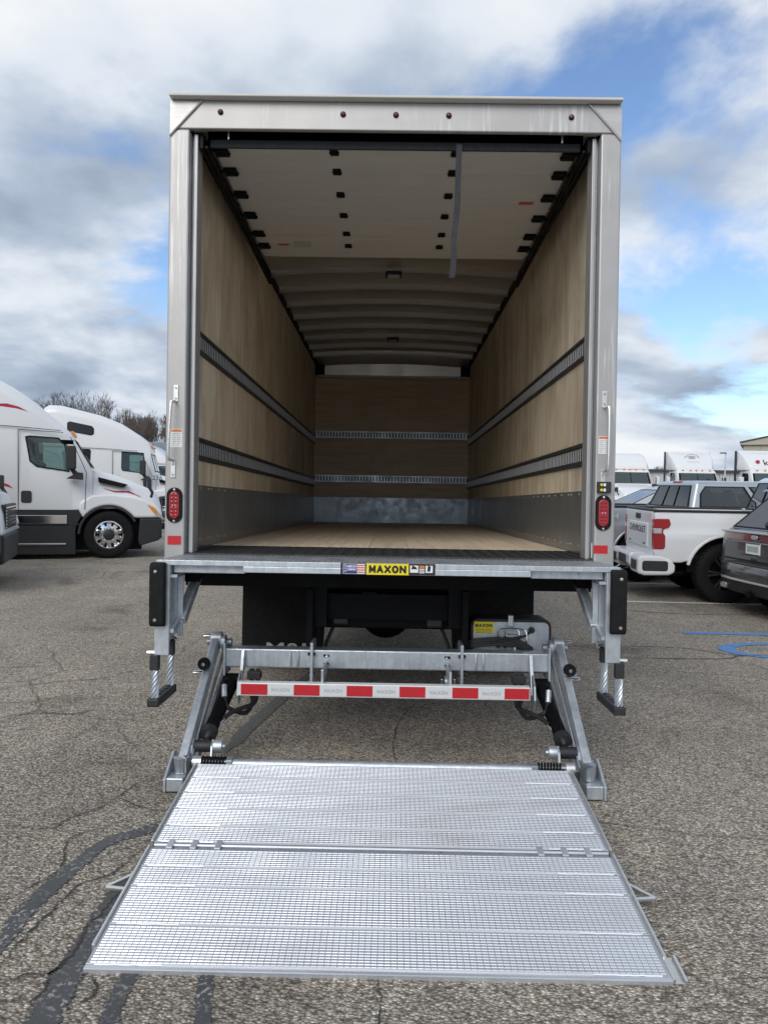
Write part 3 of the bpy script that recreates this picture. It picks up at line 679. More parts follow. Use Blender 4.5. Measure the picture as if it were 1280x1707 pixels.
MB().cyl((.345,.12,.50), (.385,.12,.50), .035, 14).build('stop_roller', gd, beam, smooth=True)
for x in (.325, .40): MB().cyl((x,.12,.50), (x+.008,.12,.50), .016, 10).build('bolt', M['chrome'], beam)
# reflective bumper bar
bb = B(-.845, .815, -.10, -.045, .452, .526).build('under_ride_bar', M['white tape and glint'], truck, .003)
reds = [(402,446),(490,533),(578,621),(666,709),(754,797),(841,882)]
xr = [(P(a,1145,-.10).x, P(c,1145,-.10).x) for a, c in reds]
zt = lambda x: .489
for i, (a, c) in enumerate(xr):
    B(a, c, -.1025, -.1005, .459, .519).build('red_reflector', M['red tape'], bb)
    if i < 5:
        d = xr[i+1][0]; B(c+.001, d-.001, -.1020, -.1005, .459, .519).build('white_reflector', M['white tape and glint'], bb)
        block('MAXON', 'tape_lettering', M['label grey'], bb, (c+d)/2, -.103, .489, .022, .018, .003, .0042)

# lift arms, cylinders, shackles
for s in (-1, 1):
    A = Vector((s*1.045, .27, .705)); E_ = Vector((s*1.065, -.40, .165))
    arm = MB().bar(A, E_, .046, .078).build('lift_arm', gv, truck, .006)
    d = (E_-A).normalized()
    MB().lathe([(.048,-.03),(.048,.03)], A, (1,0,0), 18).build('arm_eye', gv, arm, .003)
    MB().bar(A + Vector((-s*.062, .05, -.13)), E_ + Vector((-s*.05, .03, -.035)), .018, .055).build('parallel_arm', gd, arm, .003)
    MB().bar(A + Vector((-s*.04, .02, -.07)), E_ + Vector((-s*.035, .02, -.01)), .008, .05).build('arm_web', gv, arm, .002)
    q = A + d*.26
    B(*sorted((q.x-.02, q.x+.03*s+.02)), q.y-.05, q.y-.03, q.z+.03, q.z+.05).build('roller_tab', gv, arm)
    MB().lathe([(.012,.0),(.012,.032),(.032,.036),(.036,.03),(.036,.006),(.03,0),(.012,0)], (q.x+s*.012, q.y-.03, q.z+.062), (0,-1,0), 20).build('rubber_roller', br, arm, smooth=True)
    MB().cyl((q.x+s*.012, q.y-.01, q.z+.062), (q.x+s*.012, q.y-.072, q.z+.062), .0105, 10).build('roller_bolt', M['chrome'], arm, smooth=True)
    for k in (.02, .30): MB().cyl(A + d*k + Vector((s*.02,0,.03)), A + d*k + Vector((s*.075,0,.03)), .014, 10).build('pivot_pin', M['chrome'], arm, smooth=True)
    # hydraulic cylinder
    c0, c1 = Vector((s*.925,.20,.47)), Vector((s*.975,-.28,.255))
    cy = MB().cyl(c0, c1 + (c0-c1)*.1, .038, 18).build('lift_cylinder', M['black paint'], truck, smooth=True)
    MB().cyl(c1 + (c0-c1)*.14, c1 + (c0-c1)*.05, .047, 18).build('gland_ring', M['black plastic'], cy, smooth=True)
    MB().cyl(c1 + (c0-c1)*.1, c1, .018, 12).build('piston_rod', M['chrome'], cy, smooth=True)
    MB().cyl(c0 + Vector((-s*.05,0,0)), c0 + Vector((s*.05,0,0)), .042, 16).build('cylinder_eye', M['black paint'], cy, smooth=True)
    e = Vector((s*.99,-.30,.225))
    MB().cyl(e + Vector((-s*.055,0,0)), e + Vector((s*.05,0,0)), .032, 16).build('rod_eye', M['black plastic'], cy, smooth=True)
    lug = MB().prism([(-.37,.12),(-.27,.10),(-.265,.235),(-.30,.262),(-.335,.235)], 'x', *sorted((s*.925, s*.937))).build('lug', gv, cy, .002)
    MB().lathe([(0,-.03),(.018,-.03),(.018,0),(.034,.004),(.036,.03),(.034,.048),(.014,.05),(.012,.062),(0,.062)], e + Vector((-s*.062,0,0)), (-s,0,0), 20).build('grease_cap', gv, cy, smooth=True)
    MB().prism([(-.39,.10),(-.24,.09),(-.25,.24),(-.30,.27),(-.34,.24)], 'x', *sorted((s*1.045, s*1.03))).build('lug', gd, cy, .002)
    # hoses
    o = lambda x, y, z: (s*x, y, z)
    for pts in ([o(.80,.12,.56), o(.80,.11,.42), o(.79,.10,.36), o(.82,.05,.315), o(.87,.0,.335), o(.92,-.03,.375), o(.94,.02,.43)],
                [o(.765,.12,.56), o(.765,.10,.43), o(.775,.06,.37), o(.83,.0,.355), o(.88,-.06,.345), o(.915,-.12,.325)]):
        MB().tube(spline(pts, 6), .0135, 8).build('hydraulic_hose', ho, cy, smooth=True)
    B(*sorted((s*.745, s*.825)), .09, .15, .50, .547).build('hose_block', bp, cy, .004)
    MB().cyl(o(.935,-.01,.42), o(.945,.03,.48), .016, 8).build('hose_fitting', M['galvanised'], cy, smooth=True)
    MB().cyl(o(.90,-.09,.332), o(.94,-.16,.302), .014, 8).build('hose_fitting', M['chrome'], cy, smooth=True)
    MB().tube([o(.94,-.16,.302), o(.955,-.18,.292), o(.957,-.18,.255)], .013, 6).build('elbow_fitting', M['brass'], cy, smooth=True)
    # shackle foot
    g0 = gz(-.45)
    fo = B(*sorted((s*1.03, s*1.118)), -.53, -.35, g0+.004, g0+.075).build('shackle', gv, truck, .006)
    MB().prism([(-.535,g0+.003),(-.33,g0+.003),(-.33,g0+.155),(-.37,g0+.165),(-.535,g0+.07)], 'x', *sorted((s*1.119, s*1.132))).build('side_plate', gv, fo, .003)
    MB().prism([(s*1.03 + s*.0, -.47)] + [(s*1.065 + .038*math.sin(rad(a))*1, -.43 - .045*math.cos(rad(a))) for a in range(-90, 91, 30)] + [(s*1.10, -.36), (s*1.03, -.36)], 'z', g0+.076, g0+.155).build('arm_cup', gd, fo, .006)
# platform: two hinged decks of extruded planks
S0, S1 = Vector((0,-.506,.200)), Vector((0,-1.968,.032))
SD = (S1-S0).normalized(); SL = (S1-S0).length; SN = Vector((0,-SD.z,SD.y)); SN = SN if SN.z > 0 else -SN
def sl(x, t, h): return Vector((x,0,0)) + S0 + SD*t + SN*h
HX0, HX1 = -.962, .945
def slab(m, x0, x1, t0, t1, h0, h1):
    return m.add([sl(x,t,h) for h in (h0,h1) for t in (t0,t1) for x in (x0,x1)], [(0,1,3,2),(4,6,7,5),(0,4,5,1),(1,5,7,3),(3,7,6,2),(2,6,4,0)])
def s_of(py):
    d = TR @ ray(640, py); o_ = Vector((0,-4.45,1.55)); t = (S0-o_).dot(SN)/d.dot(SN); return (o_ + d*t - S0).dot(SD)
plat = slab(MB(), HX0+.02, HX1-.02, .01, SL-.14, -.034, -.016).build('platform', gd, truck)
joint = [0] + [s_of(1240 + q/2.51) for q in (155,217,285,358,428)] ; joint2 = [s_of(1240+q/2.51) for q in (455,530,613,776,948)]
print('JOINTS', [round(x,3) for x in joint+joint2], SL)
rr = random.Random(3)
def deck(edges, last):
    for t0, t1 in zip(edges, edges[1:]):
        h = rr.uniform(0, .0008)
        p = slab(MB(), HX0, HX1, t0+.0015, t1-.0015, -.015, h).build('deck_plank', M['deck groove'], plat, .0015, seg=1)
        m = MB(); n = max(2, int((t1-t0-.012)/.0135)); pitch = (t1-t0-.012)/n
        for i in range(n):
            t = t0 + .006 + (i+.5)*pitch
            for k in range(86):
                x = HX0+.012 + k*(HX1-HX0-.024)/86; x2 = x + (HX1-HX0-.024)/86 - .0022
                b_ = h - .0002; hh = h + .0024
                v = [sl(x,t-.0048,b_), sl(x2,t-.0048,b_), sl(x2,t+.0048,b_), sl(x,t+.0048,b_), sl(x,t-.0026,hh), sl(x2,t-.0026,hh), sl(x2,t+.0026,hh), sl(x,t+.0026,hh)]
                m.add(v, [(4,5,6,7),(0,1,5,4),(2,3,7,6),(1,2,6,5),(3,0,4,7)])
        m.build('tread_ribs', da, p, kind='stuff')
        slab(MB(), HX0+.25, HX1-.25, t1-.004, t1+.003, -.002, .0042).build('weld_line', M['weld aluminium'], p)
        for xa, xb in ((HX0+.03, HX0+.25), (HX1-.25, HX1-.03)):
            MB().tube([sl(xa + (xb-xa)*i/10, t1 + rr.uniform(-.0012,.0012), .0015) for i in range(11)], .0035, 5).build('weld_line', M['weld aluminium'], p, smooth=True)
deck(joint, False); deck(joint2, True)
slab(MB(), HX0, HX1, joint2[-1]+.0015, SL+.012, -.020, .0005).build('tip_bar', da, plat, .003)
slab(MB(), HX0+.01, HX1-.01, joint[-1]+.002, joint2[0]-.002, -.02, -.004).build('fold_hinge', gd, plat)
tm = (joint[-1]+joint2[0])/2
MB().cyl(sl(HX0+.01,tm,.001), sl(HX1-.01,tm,.001), .0065, 8).build('hinge_rod', da, plat, smooth=True)
for px in (288, 327, 367, 898, 938, 977):
    x = P(px, 1415, -1.23).x; slab(MB(), x-.014, x+.014, joint[-1]-.004, joint2[0]+.006, .0005, .0085).build('hinge_knuckle', da, plat, .004)
for x in (HX0-.006, HX1+.006):
    for t0, t1 in ((-.02, joint[-1]+.006), (joint2[0]-.012, SL-.09)):
        slab(MB(), x-.006, x+.006, t0, t1, -.03, .010).build('edge_rail', al, plat, .003)
for s in (-1, 1):
    x0 = HX0-.012 if s < 0 else HX1+.012
    pts = [sl(x0, .93, -.02), sl(x0 + s*.085, 1.02, -.022), sl(x0, 1.03, -.022)]
    m = MB()
    for a, c in zip(pts, pts[1:]+pts[:1]): m.bar(a, c, .014, .012, SN)
    m.build('side_handle', al, plat, .002)
m = MB(); slab(m, HX1+.001, HX1+.045, SL-.115, SL+.006, -.018, -.012); slab(m, HX1+.038, HX1+.05, SL-.115, SL+.006, -.018, -.002); slab(m, HX1-.002, HX1+.01, SL-.115, SL+.006, -.018, .002)
m.build('end_lip', al, plat, .002)
# hinge tube and closing springs
MB().cyl(sl(-.80,-.022,-.01), sl(.77,-.022,-.01), .026, 18).build('hinge_tube', gv, plat, smooth=True)
for s in (-1, 1):
    x0, x1 = (-.945, -.82) if s < 0 else (.79, .915)
    pts = []
    for i in range(8*12+1):
        a = 2*math.pi*i/12; p = sl(x0 + (x1-x0)*i/96, -.025, .002); pts.append(p + SD*(.021*math.cos(a)) + SN*(.021*math.sin(a)))
    MB().tube(pts, .0052, 6).build('closing_spring', M['black paint'], plat, smooth=True)
    MB().cyl(sl(x0-.01,-.025,0), sl(x1+.02,-.025,0), .012, 10).build('spring_rod', gd, plat, smooth=True)
    xb = x1+.02 if s < 0 else x0-.02
    slab(MB(), xb-.018, xb+.018, -.05, .004, -.03, .022).build('spring_anchor', gd, plat, .006)
    xa = -.97 if s < 0 else .95
    MB().cyl(sl(xa-.02,-.02,0), sl(xa+.025,-.02,0), .03, 16).build('hinge_eye', al, plat, smooth=True)
# power unit box behind the beam
a, c = P(784,1031,.40), P(918,1115,.40)
pu = MB().prism(rrect(a.x, c.x, .50, a.z, .05, 5), 'y', .405, .62).build('power_unit_box', M['black plastic'], truck, .006)
fc = MB().prism(rrect(a.x+.018, c.x-.018, .515, a.z-.018, .035, 5), 'y', .398, .404).build('cover_panel', M['galvanised'], pu, .002)
q0, q1 = P(790,1036,.397), P(822,1056,.397)
lb = B(q0.x, q1.x, .3955, .3975, q1.z, q0.z).build('maker_label', M['label yellow'], pu)
block('MAXON', 'label_text', M['label black'], lb, (q0.x+q1.x)/2, .3945, q0.z-.024, .022, .019, .003, .0055)
for i in range(3): B(q0.x+.01, q1.x-.01, .3942, .3952, q0.z-.048-.012*i, q0.z-.045-.012*i).build('label_line', M['label black'], lb)
q = P(850,1030,.39)
la = B(q.x-.016, q.x+.016, .36, .404, q.z-.05, q.z+.02).build('cover_latch', al, pu, .005)
MB().cyl((q.x,.355,q.z), (q.x,.365,q.z), .011, 10).build('bolt', M['chrome'], la, smooth=True)
for dx, dy in ((-.045, .03), (.0, .035)):
    z0 = q.z-.065; x0 = q.x+dx
    MB().tube(spline([(x0-.03,.37,z0-.10),(x0-.03,.365,z0-.03),(x0-.01,.36,z0),(x0+.07,.36,z0-dy*.1),(x0+.10,.365,z0-.03),(x0+.10,.37,z0-.12)], 5), .006, 7).build('steel_pipe', M['chrome'], pu, smooth=True)
    for x in (x0-.03, x0+.10): MB().cyl((x,.37,z0-.09), (x,.37,z0-.12), .010, 8).build('pipe_nut', bp, pu)
B(q.x-.03, q.x+.05, .365, .397, q.z-.24, q.z-.10).build('valve_block', gd, pu, .01)
MB().cyl((q.x+.018,.36,q.z-.12), (q.x+.018,.366,q.z-.12), .008, 8).build('valve_cap', M['brass'], pu)
for k in range(5):
    zz = q.z - .128 - .010*k
    MB().tube(spline([(q.x-.33,.42,zz-.05),(q.x-.24,.36,zz-.012),(q.x-.12,.345,zz+.004),(q.x,.345-.004*k,zz+.003),(q.x+.08,.34,zz-.02),(q.x+.135,.335,zz-.055)], 6), .0085, 7).build('cable', ho, pu, smooth=True)
MB().tube(spline([(q.x-.14,.335,q.z-.15),(q.x-.01,.335,q.z-.125),(q.x+.08,.36,q.z-.11),(q.x+.135,.385,q.z-.08)], 6), .0075, 7).build('cable', ho, pu, smooth=True)
MB().cyl((q.x+.135,.38,q.z-.075), (q.x+.135,.398,q.z-.075), .02, 12).build('cable_gland', bp, pu, smooth=True)
MB().bar((q.x+.02,.33,q.z-.165), (q.x+.028,.33,q.z-.24), .012, .012).build('lever', al, pu)
# ================================================================ vehicles round about
def mglass(name, c, rough=.04):
    return mat(name, c, rough, var=.1, scale=2, rvar=0)
mglass('dark glass', (.010,.013,.015)); mglass('green glass', (.035,.062,.062)); mglass('grey glass', (.03,.038,.042))
mat('trim grey', (.018,.0185,.021), .5, var=.08); mat('silver paint', (.40,.43,.47), .28, .45, var=.03, coat=.7, scale=2, rvar=0)
mat('graphite paint', (.075,.078,.082), .26, .35, var=.05, coat=.8, scale=2, rvar=0); mat('pale silver paint', (.52,.54,.56), .3, .3, var=.03, coat=.6, scale=2, rvar=0)
mat('swoosh red', (.42,.012,.045), .35, var=.05); mat('amber lens', (.75,.26,.03), .2, coat=.6); mat('lamp clear', (.55,.58,.60), .12, .3, coat=1)
mat('tyre', (.009,.009,.0095), .85, spec=.25, var=.25, scale=9, bump=.1); mat('badge dark', (.05,.05,.055), .35, .4)
def sec(x, zb, zt, wb, wt, r, rb=.03, n=5):
    pts = []
    for sy in (1, -1):
        q = []
        for i in range(3):
            a = rad(-90 + 45*i); q.append((wb - rb + rb*math.cos(a), zb + rb + rb*math.sin(a)))
        for i in range(n+1):
            a = rad(90*i/n); q.append((wt - r + r*math.cos(a), zt - r + r*math.sin(a)))
        if sy < 0: q = q[::-1]
        pts += [(x, sy*p[0], p[1]) for p in q]
    return pts
def plate(name, mt, parent, corners, poly, h0, h1, bevel=0):
    """a thin pane lying on the quad p00,p10,p11,p01; poly in the quad's own 0..1 coordinates"""
    a, b_, c, d = [Vector(p) for p in corners]; n = (b_-a).cross(d-a).normalized()
    pt = lambda u, v, h: (a*(1-u)+b_*u)*(1-v) + (d*(1-u)+c*u)*v + n*h
    k = len(poly); m = MB()
    m.add([pt(u, v, h0) for u, v in poly] + [pt(u, v, h1) for u, v in poly], [tuple(range(k)), tuple(range(2*k-1, k-1, -1))] + [(i, i+k, (i+1)%k+k, (i+1)%k) for i in range(k)])
    return m.build(name, mt, parent, bevel)
def ring_plate(name, mt, parent, corners, poly, k, h0, h1):
    a, b_, c, d = [Vector(p) for p in corners]; n = (b_-a).cross(d-a).normalized()
    pt = lambda u, v, h: (a*(1-u)+b_*u)*(1-v) + (d*(1-u)+c*u)*v + n*h
    cx = sum(q[0] for q in poly)/len(poly); cz = sum(q[1] for q in poly)/len(poly); m_ = len(poly)
    inn = [(cx+(u-cx)*k, cz+(v-cz)*k) for u, v in poly]
    vs = [pt(u, v, h) for h in (h0, h1) for q in (poly, inn) for u, v in q]; f = []
    for i in range(m_):
        j = (i+1) % m_; f += [(i,j,m_+j,m_+i), (2*m_+i,3*m_+i,3*m_+j,2*m_+j), (i,2*m_+i,2*m_+j,j), (m_+i,m_+j,3*m_+j,3*m_+i)]
    return MB().add(vs, f).build(name, mt, parent), [pt(u, v, 0) for u, v in inn], inn
def cut(o, cutters):
    """open windows through a closed shell; the cut faces take the lining material"""
    tmp = []; par = o.parent; o.parent = None
    for mb in cutters:
        c = mb.build('cutter', M['cab lining']); tmp.append(c)
        bmod = o.modifiers.new('cut', 'BOOLEAN'); bmod.operation = 'DIFFERENCE'; bmod.object = c; bmod.solver = 'EXACT'; bmod.material_mode = 'TRANSFER'
    dg = bpy.context.evaluated_depsgraph_get(); me = bpy.data.meshes.new_from_object(o.evaluated_get(dg), depsgraph=dg)
    old = o.data; o.modifiers.clear(); o.data = me; me.name = old.name
    me.set_sharp_from_angle(angle=rad(30))
    for c in tmp: bpy.data.objects.remove(c)
    o.parent = par
def seat(parent, x, y, z, mt, face=1):
    s_ = MB().prism([(x,z),(x+face*.42,z),(x+face*.42,z+.1),(x+face*.1,z+.12),(x-face*.06,z+.62),(x-face*.16,z+.62)], 'y', y-.22, y+.22).build('seat', mt, parent, .03, seg=2)
    MB().prism([(x-face*.09,z+.64),(x-face*.10,z+.82),(x-face*.18,z+.82),(x-face*.17,z+.64)], 'y', y-.12, y+.12).build('headrest', mt, s_, .03, seg=2)
mat('cab lining', (.055,.055,.058), .8); mat('seat cloth', (.05,.05,.055), .9, var=.2)
tinted('privacy glass', (.36,.39,.40)); tinted('clear glass', (.62,.72,.70))
def wheel(parent, c, r, wd, side, rim, style='truck', name='wheel'):
    """side = -1 or 1: which way the outer face looks along y"""
    c = Vector(c); t = MB().lathe(tyre_prof(r, wd), c, (0,1,0), 40).build(name, M['tyre'], parent, smooth=True)
    g = MB()
    for i in range(36):
        a = 2*math.pi*i/36
        for yy in (-.33, 0, .33): g.bar(c + Vector((r*.992*math.cos(a), (yy-.12)*wd, r*.992*math.sin(a))), c + Vector((r*.992*math.cos(a+.05), (yy+.12)*wd, r*.992*math.sin(a+.05))), .022, .012, (math.cos(a),0,math.sin(a)))
    g.build('tread', M['tyre'], t, kind='stuff')
    A = (0, side, 0); h = wd/2
    if style == 'truck':
        MB().lathe([(r*.57,-h*.7),(r*.57,h*.75),(r*.59,h*.86),(r*.545,h*.88),(r*.52,h*.6),(r*.46,h*.42),(r*.28,h*.52),(r*.26,h*.62),(r*.23,h*.62)], c, A, 36).build('rim', rim, t, smooth=True)
        MB().lathe([(r*.235,h*.55),(r*.235,h*.9),(r*.2,h*1.0),(0,h*1.0)], c, A, 20).build('hub_cap', M['black plastic'], t, smooth=True)
        k = MB()
        for i in range(10):
            a = 2*math.pi*i/10; q = c + Vector((r*.42*math.cos(a), side*h*.40, r*.42*math.sin(a))); k.cyl(q, q + Vector((0,side*.02,0)), r*.052, 10)
        k.build('hand_holes', M['black paint'], t)
        k = MB()
        for i in range(10):
            a = 2*math.pi*(i+.5)/10; q = c + Vector((r*.315*math.cos(a), side*h*.5, r*.315*math.sin(a))); k.cyl(q, q + Vector((0,side*.035,0)), r*.035, 6)
        k.build('lug_nuts', M['chrome'], t)
    else:
        MB().lathe([(r*.66,-h*.7),(r*.66,h*.7),(r*.68,h*.84),(r*.62,h*.84),(r*.60,h*.3),(0,h*.2)], c, A, 36).build('rim', M['black paint'], t, smooth=True)
        k = MB()
        for i in range(6):
            a = 2*math.pi*i/6
            for da_ in (-.13, .13):
                k.bar(c + Vector((r*.1*math.cos(a), side*h*.62, r*.1*math.sin(a))), c + Vector((r*.62*math.cos(a+da_), side*h*.74, r*.62*math.sin(a+da_))), r*.07, .03, A)
        k.cyl(c + Vector((0,side*h*.3,0)), c + Vector((0,side*h*.8,0)), r*.15, 14)
        k.build('spokes', rim, t)
    return t
def arc_pts(cx, cz, r, a0, a1, n=12): return [(cx + r*math.cos(rad(a0 + (a1-a0)*i/n)), cz + r*math.sin(rad(a0 + (a1-a0)*i/n))) for i in range(n+1)]

SLEEPER = [(-1.40,1.86),(-1.73,2.41),(-1.80,2.55),(-1.95,2.69),(-2.12,2.83),(-2.35,3.04),(-2.58,3.22),(-2.84,3.40),(-3.10,3.54),(-3.5,3.69),(-4.2,3.78),(-5.6,3.79)]
ROUNDED = [(-1.40,1.90),(-1.55,2.50),(-1.57,2.74),(-1.66,2.90),(-1.94,3.12),(-2.5,3.48),(-3.15,3.73),(-3.8,3.88),(-4.36,4.01),(-4.73,4.02),(-4.87,3.93)]
DAYCAB = [(-1.40,1.86),(-1.70,2.44),(-1.78,2.58),(-2.0,2.66),(-2.4,2.70),(-2.95,2.70)]
def tractor(label, loc, rz, roof=SLEEPER, group=None, swoosh=True, full=True, win=None, dark_grille=True, fairing=None, scale=1):
    t = empty('semi_tractor', loc, rz, label, 'truck', group, scale); w_ = M['white paint']; tg = M['trim grey']
    W2 = 1.20; day = roof is DAYCAB
    rings = []
    for x, zt in roof:
        f_ = min(1, max(0, (-x-1.40)/1.2)); wt = .98 + .17*f_ if not day else 1.02
        rings.append(sec(x, .985, zt, W2 - (.03 if x > -1.5 else 0), wt, min(.30, .07 + .22*f_), .03))
    def side_y(lst, wbf, wtf, rf_, zbf, x, z):
        zt = lst[0][1]
        for (xa, za), (xb, zb2) in zip(lst, lst[1:]):
            if min(xa,xb) <= x <= max(xa,xb): zt = za + (zb2-za)*(x-xa)/(xb-xa)
        wb, wt, r, zb = wbf(x), wtf(x), rf_(x, zt), zbf(x)
        u = (z-zb)/max(.05, zt-r-zb)
        if u <= 1: return wb + (wt-wb)*max(0, u)
        d = min(r, z-(zt-r)); return wt - r + math.sqrt(max(0, r*r-d*d))
    ff = lambda x: min(1, max(0, (-x-1.40)/1.2))
    cab_y = lambda x, z: side_y(roof, lambda x: W2, lambda x: (.98+.17*ff(x)) if not day else 1.02, lambda x, zt: min(.30, .07+.22*ff(x)), lambda x: 1.0, x, z)
    cab = MB().loft(rings).build('cab', w_, t, smooth=True, ang=35)
    xr = roof[-1][0]
    # hood, fenders, bumper, grille
    hp = [(-1.42,1.83),(-1.29,1.80),(-1.08,1.75),(-.82,1.66),(-.54,1.55),(-.28,1.44),(-.13,1.36),(-.075,1.26),(-.03,1.09),(-.005,.86)]
    rings = []
    for x, zt in hp:
        f_ = (x + 1.42)/1.42; wb = 1.17 - .20*f_**2.2; rings.append(sec(x, 1.02 if x < -.5 else .80, zt, wb, max(.55, wb - .30 + .1*f_), min(.17, (zt-.80)*.4), .03))
    hf = lambda x: max(0, (x+1.42)/1.42); hwb = lambda x: 1.17-.20*hf(x)**2.2
    hood_y = lambda x, z: side_y(hp, hwb, lambda x: max(.55, hwb(x)-.30+.1*hf(x)), lambda x, zt: min(.17, (zt-.80)*.4), lambda x: 1.03 if x < -.5 else .82, x, z)
    hood = MB().loft(rings).build('hood', w_, t, smooth=True, ang=38)
    for s in (-1, 1):
        poly = [(-1.66,1.0),(-1.62,1.16),(-1.40,1.30),(-1.05,1.33),(-.6,1.28),(-.22,1.16),(-.06,1.0),(-.02,.84),(-.48,.83)] + arc_pts(-1.07,.49,.595,35,146,12)
        MB().prism(poly, 'y', *sorted((s*1.195, s*.86))).build('fender', w_, t, .05, seg=4, smooth=True)
        MB().prism([(-.03,.82),(-.035,.55),(-.08,.37),(-.47,.25),(-.50,.36),(-.47,.825)], 'y', *sorted((s*1.18, s*.70))).build('bumper_corner', tg, t, .03, seg=3)
        arch = MB().prism(arc_pts(-1.07,.49,.60,28,178,14) + arc_pts(-1.07,.49,.555,178,28,14), 'y', *sorted((s*1.196, s*.80))).build('arch_liner', M['black plastic'], t)
        wheel(t, (-1.07, s*1.03, .485), .485, .28, s, M['chrome'], 'truck', 'front_wheel')
        if full:
            sk = MB().prism([(xr,.13),(-1.70,.09),(-1.70,.30)] + arc_pts(-1.07,.49,.64,175,140,5) + [(-1.60,.975),(xr,.975)], 'y', *sorted((s*1.17, s*1.10))).build('side_skirt', tg, t, .012)
            B(-2.82,-1.86,*sorted((s*1.16, s*1.205)),.715,.885).build('step', M['chrome'], sk, .006)
            B(-2.93,-1.88,*sorted((s*1.16, s*1.20)),.29,.325).build('step', M['chrome'], sk, .006)
            B(-2.98,-1.6,*sorted((s*1.12, s*1.185)),.69,.71).build('step', tg, sk, .004)
        # mirrors
        mi = MB().prism(rrect(-1.87,-1.68,1.80,2.27,.045), 'y', *sorted((s*1.36, s*1.56))).build('mirror', M['black plastic'] if not day else M['chrome'], t, .03, seg=3)
        MB().prism([(-1.87,1.62),(-1.56,1.60),(-1.56,1.74),(-1.66,1.75),(-1.76,1.86),(-1.83,1.84),(-1.74,1.70)], 'y', *sorted((s*1.19, s*1.44))).build('mirror_arm', M['black plastic'], mi, .01)
        hm = MB().prism(rrect(-.325,-.245,1.44,1.66,.03), 'y', *sorted((s*1.02, s*1.13))).build('hood_mirror', M['black plastic'], t, .02, seg=3)
        MB().tube([(-.28,s*1.07,1.46),(-.22,s*1.06,1.36),(-.24,s*1.0,1.26)], .03, 8).build('mirror_stem', M['black plastic'], hm, smooth=True)
        # headlight with turn lamp
        hl = MB().prism([(-.32,1.115),(-.16,1.04),(-.045,.90),(-.05,.845),(-.12,.85),(-.22,.96)], 'y', *sorted((s*1.205, s*.85))).build('headlight', M['lamp clear'], t, .012)
        MB().prism([(-.33,1.12),(-.20,1.06),(-.13,.965),(-.13,.87),(-.22,.96)], 'y', *sorted((s*1.209, s*.95))).build('turn_lamp', M['amber lens'], hl, .006)
        MB().prism([(-1.285,1.665),(-.70,1.515),(-.79,1.455),(-1.27,1.555)], 'y', *sorted((s*1.04, s*.9))).build('hood_vent', M['black paint'], hood, .004)
        for k in range(3): MB().bar((-1.24,s*1.042,1.635-.028*k), (-.80,s*1.042,1.535-.025*k), .008, .006).build('vent_slat', tg, hood)
        # doors and glass
        e = 1.202
        if not day: sy = lambda z: s*1.203
        dl = MB()
        for a_, b__ in (((-2.75,1.0),(-2.75,2.57)),((-2.75,2.57),(-1.93,2.54)),((-1.53,1.0),(-1.50,1.75)),((xr+.02,2.68),(-2.9,2.63)),((-2.9,2.63),(-1.98,2.575)),((-1.50,1.75),(-1.80,2.45))):
            dl.bar((a_[0], s*1.196, a_[1]), (b__[0], s*1.196, b__[1]), .012, .012, (0,1,0))
        def pane(nm, poly, mt_, d0, d1, par, fy=cab_y):
            k = len(poly); m = MB()
            vs = [(x, s*(fy(x, z) + d0), z) for x, z in poly] + [(x, s*(fy(x, z) + d1), z) for x, z in poly]
            return m.add(vs, [tuple(range(k)), tuple(range(2*k-1,k-1,-1))] + [(i,i+k,(i+1)%k+k,(i+1)%k) for i in range(k)]).build(nm, mt_, par, .006)
        dl.build('door_seam', M['black paint'], cab)
        if win is None:
            q = [(-2.63,2.44),(-2.55,2.46),(-2.02,2.44),(-1.90,2.30),(-1.84,2.0),(-1.82,1.755),(-2.42,1.84),(-2.55,1.95)]
        else:
            q = win[-1]
            for q2 in win[:-1]:
                fr = pane('side_window', q2, M['black rubber'], -.05, .016, t)
                cx = sum(p_[0] for p_ in q2)/len(q2); cz = sum(p_[1] for p_ in q2)/len(q2)
                pane('pane', [(cx+(x-cx)*.92, cz+(z-cz)*.9) for x, z in q2], M['dark glass'], -.02, .020, fr)
        cx = sum(p_[0] for p_ in q)/len(q); cz = sum(p_[1] for p_ in q)/len(q); k = len(q); iq = [(cx+(x-cx)*.93, cz+(z-cz)*.92) for x, z in q]
        vs = [(x, s*(cab_y(x, z) + d), z) for d in (-.03, .012) for pl_ in (q, iq) for x, z in pl_]; fcs = []
        for a in range(k):
            b2 = (a+1) % k; fcs += [(a,b2,k+b2,k+a), (2*k+a,3*k+a,3*k+b2,2*k+b2), (a,2*k+a,2*k+b2,b2), (k+a,k+b2,3*k+b2,3*k+a)]
        fr = MB().add(vs, fcs).build('side_window', M['black rubber'], t)
        pane('pane', iq, M['clear glass'], -.012, -.008, fr)
        door_q = iq
        MB().prism(rrect(-2.70,-2.51,1.13,1.37,.04), 'y', *sorted((s*1.17, s*1.212))).build('door_handle', M['black plastic'], cab, .01)
        if swoosh:
            for poly in ([(-4.2,2.90),(-3.6,3.02),(-3.27,3.05),(-2.95,3.07),(-2.75,3.02),(-2.55,2.92),(-2.78,2.98),(-3.04,3.01),(-3.27,2.99)],
                         [(-3.6,1.62),(-3.27,1.60),(-3.07,1.54),(-2.93,1.49),(-2.83,1.41),(-3.04,1.47),(-3.27,1.50),(-3.6,1.53)],
                         [(-1.18,1.44),(-.97,1.385),(-.68,1.385),(-.45,1.27),(-.71,1.355),(-.97,1.36)]):
                fy = cab_y if poly[0][0] < -2 else hood_y
                nn_ = len(poly)//2 + 1; 
                pane('stripe', poly, M['swoosh red'], -.03, .006 if fy is cab_y else .035, cab, fy)
    B(-1.74,-.42,-.90,.90,.16,.98).build('engine_bay', M['black paint'], t)
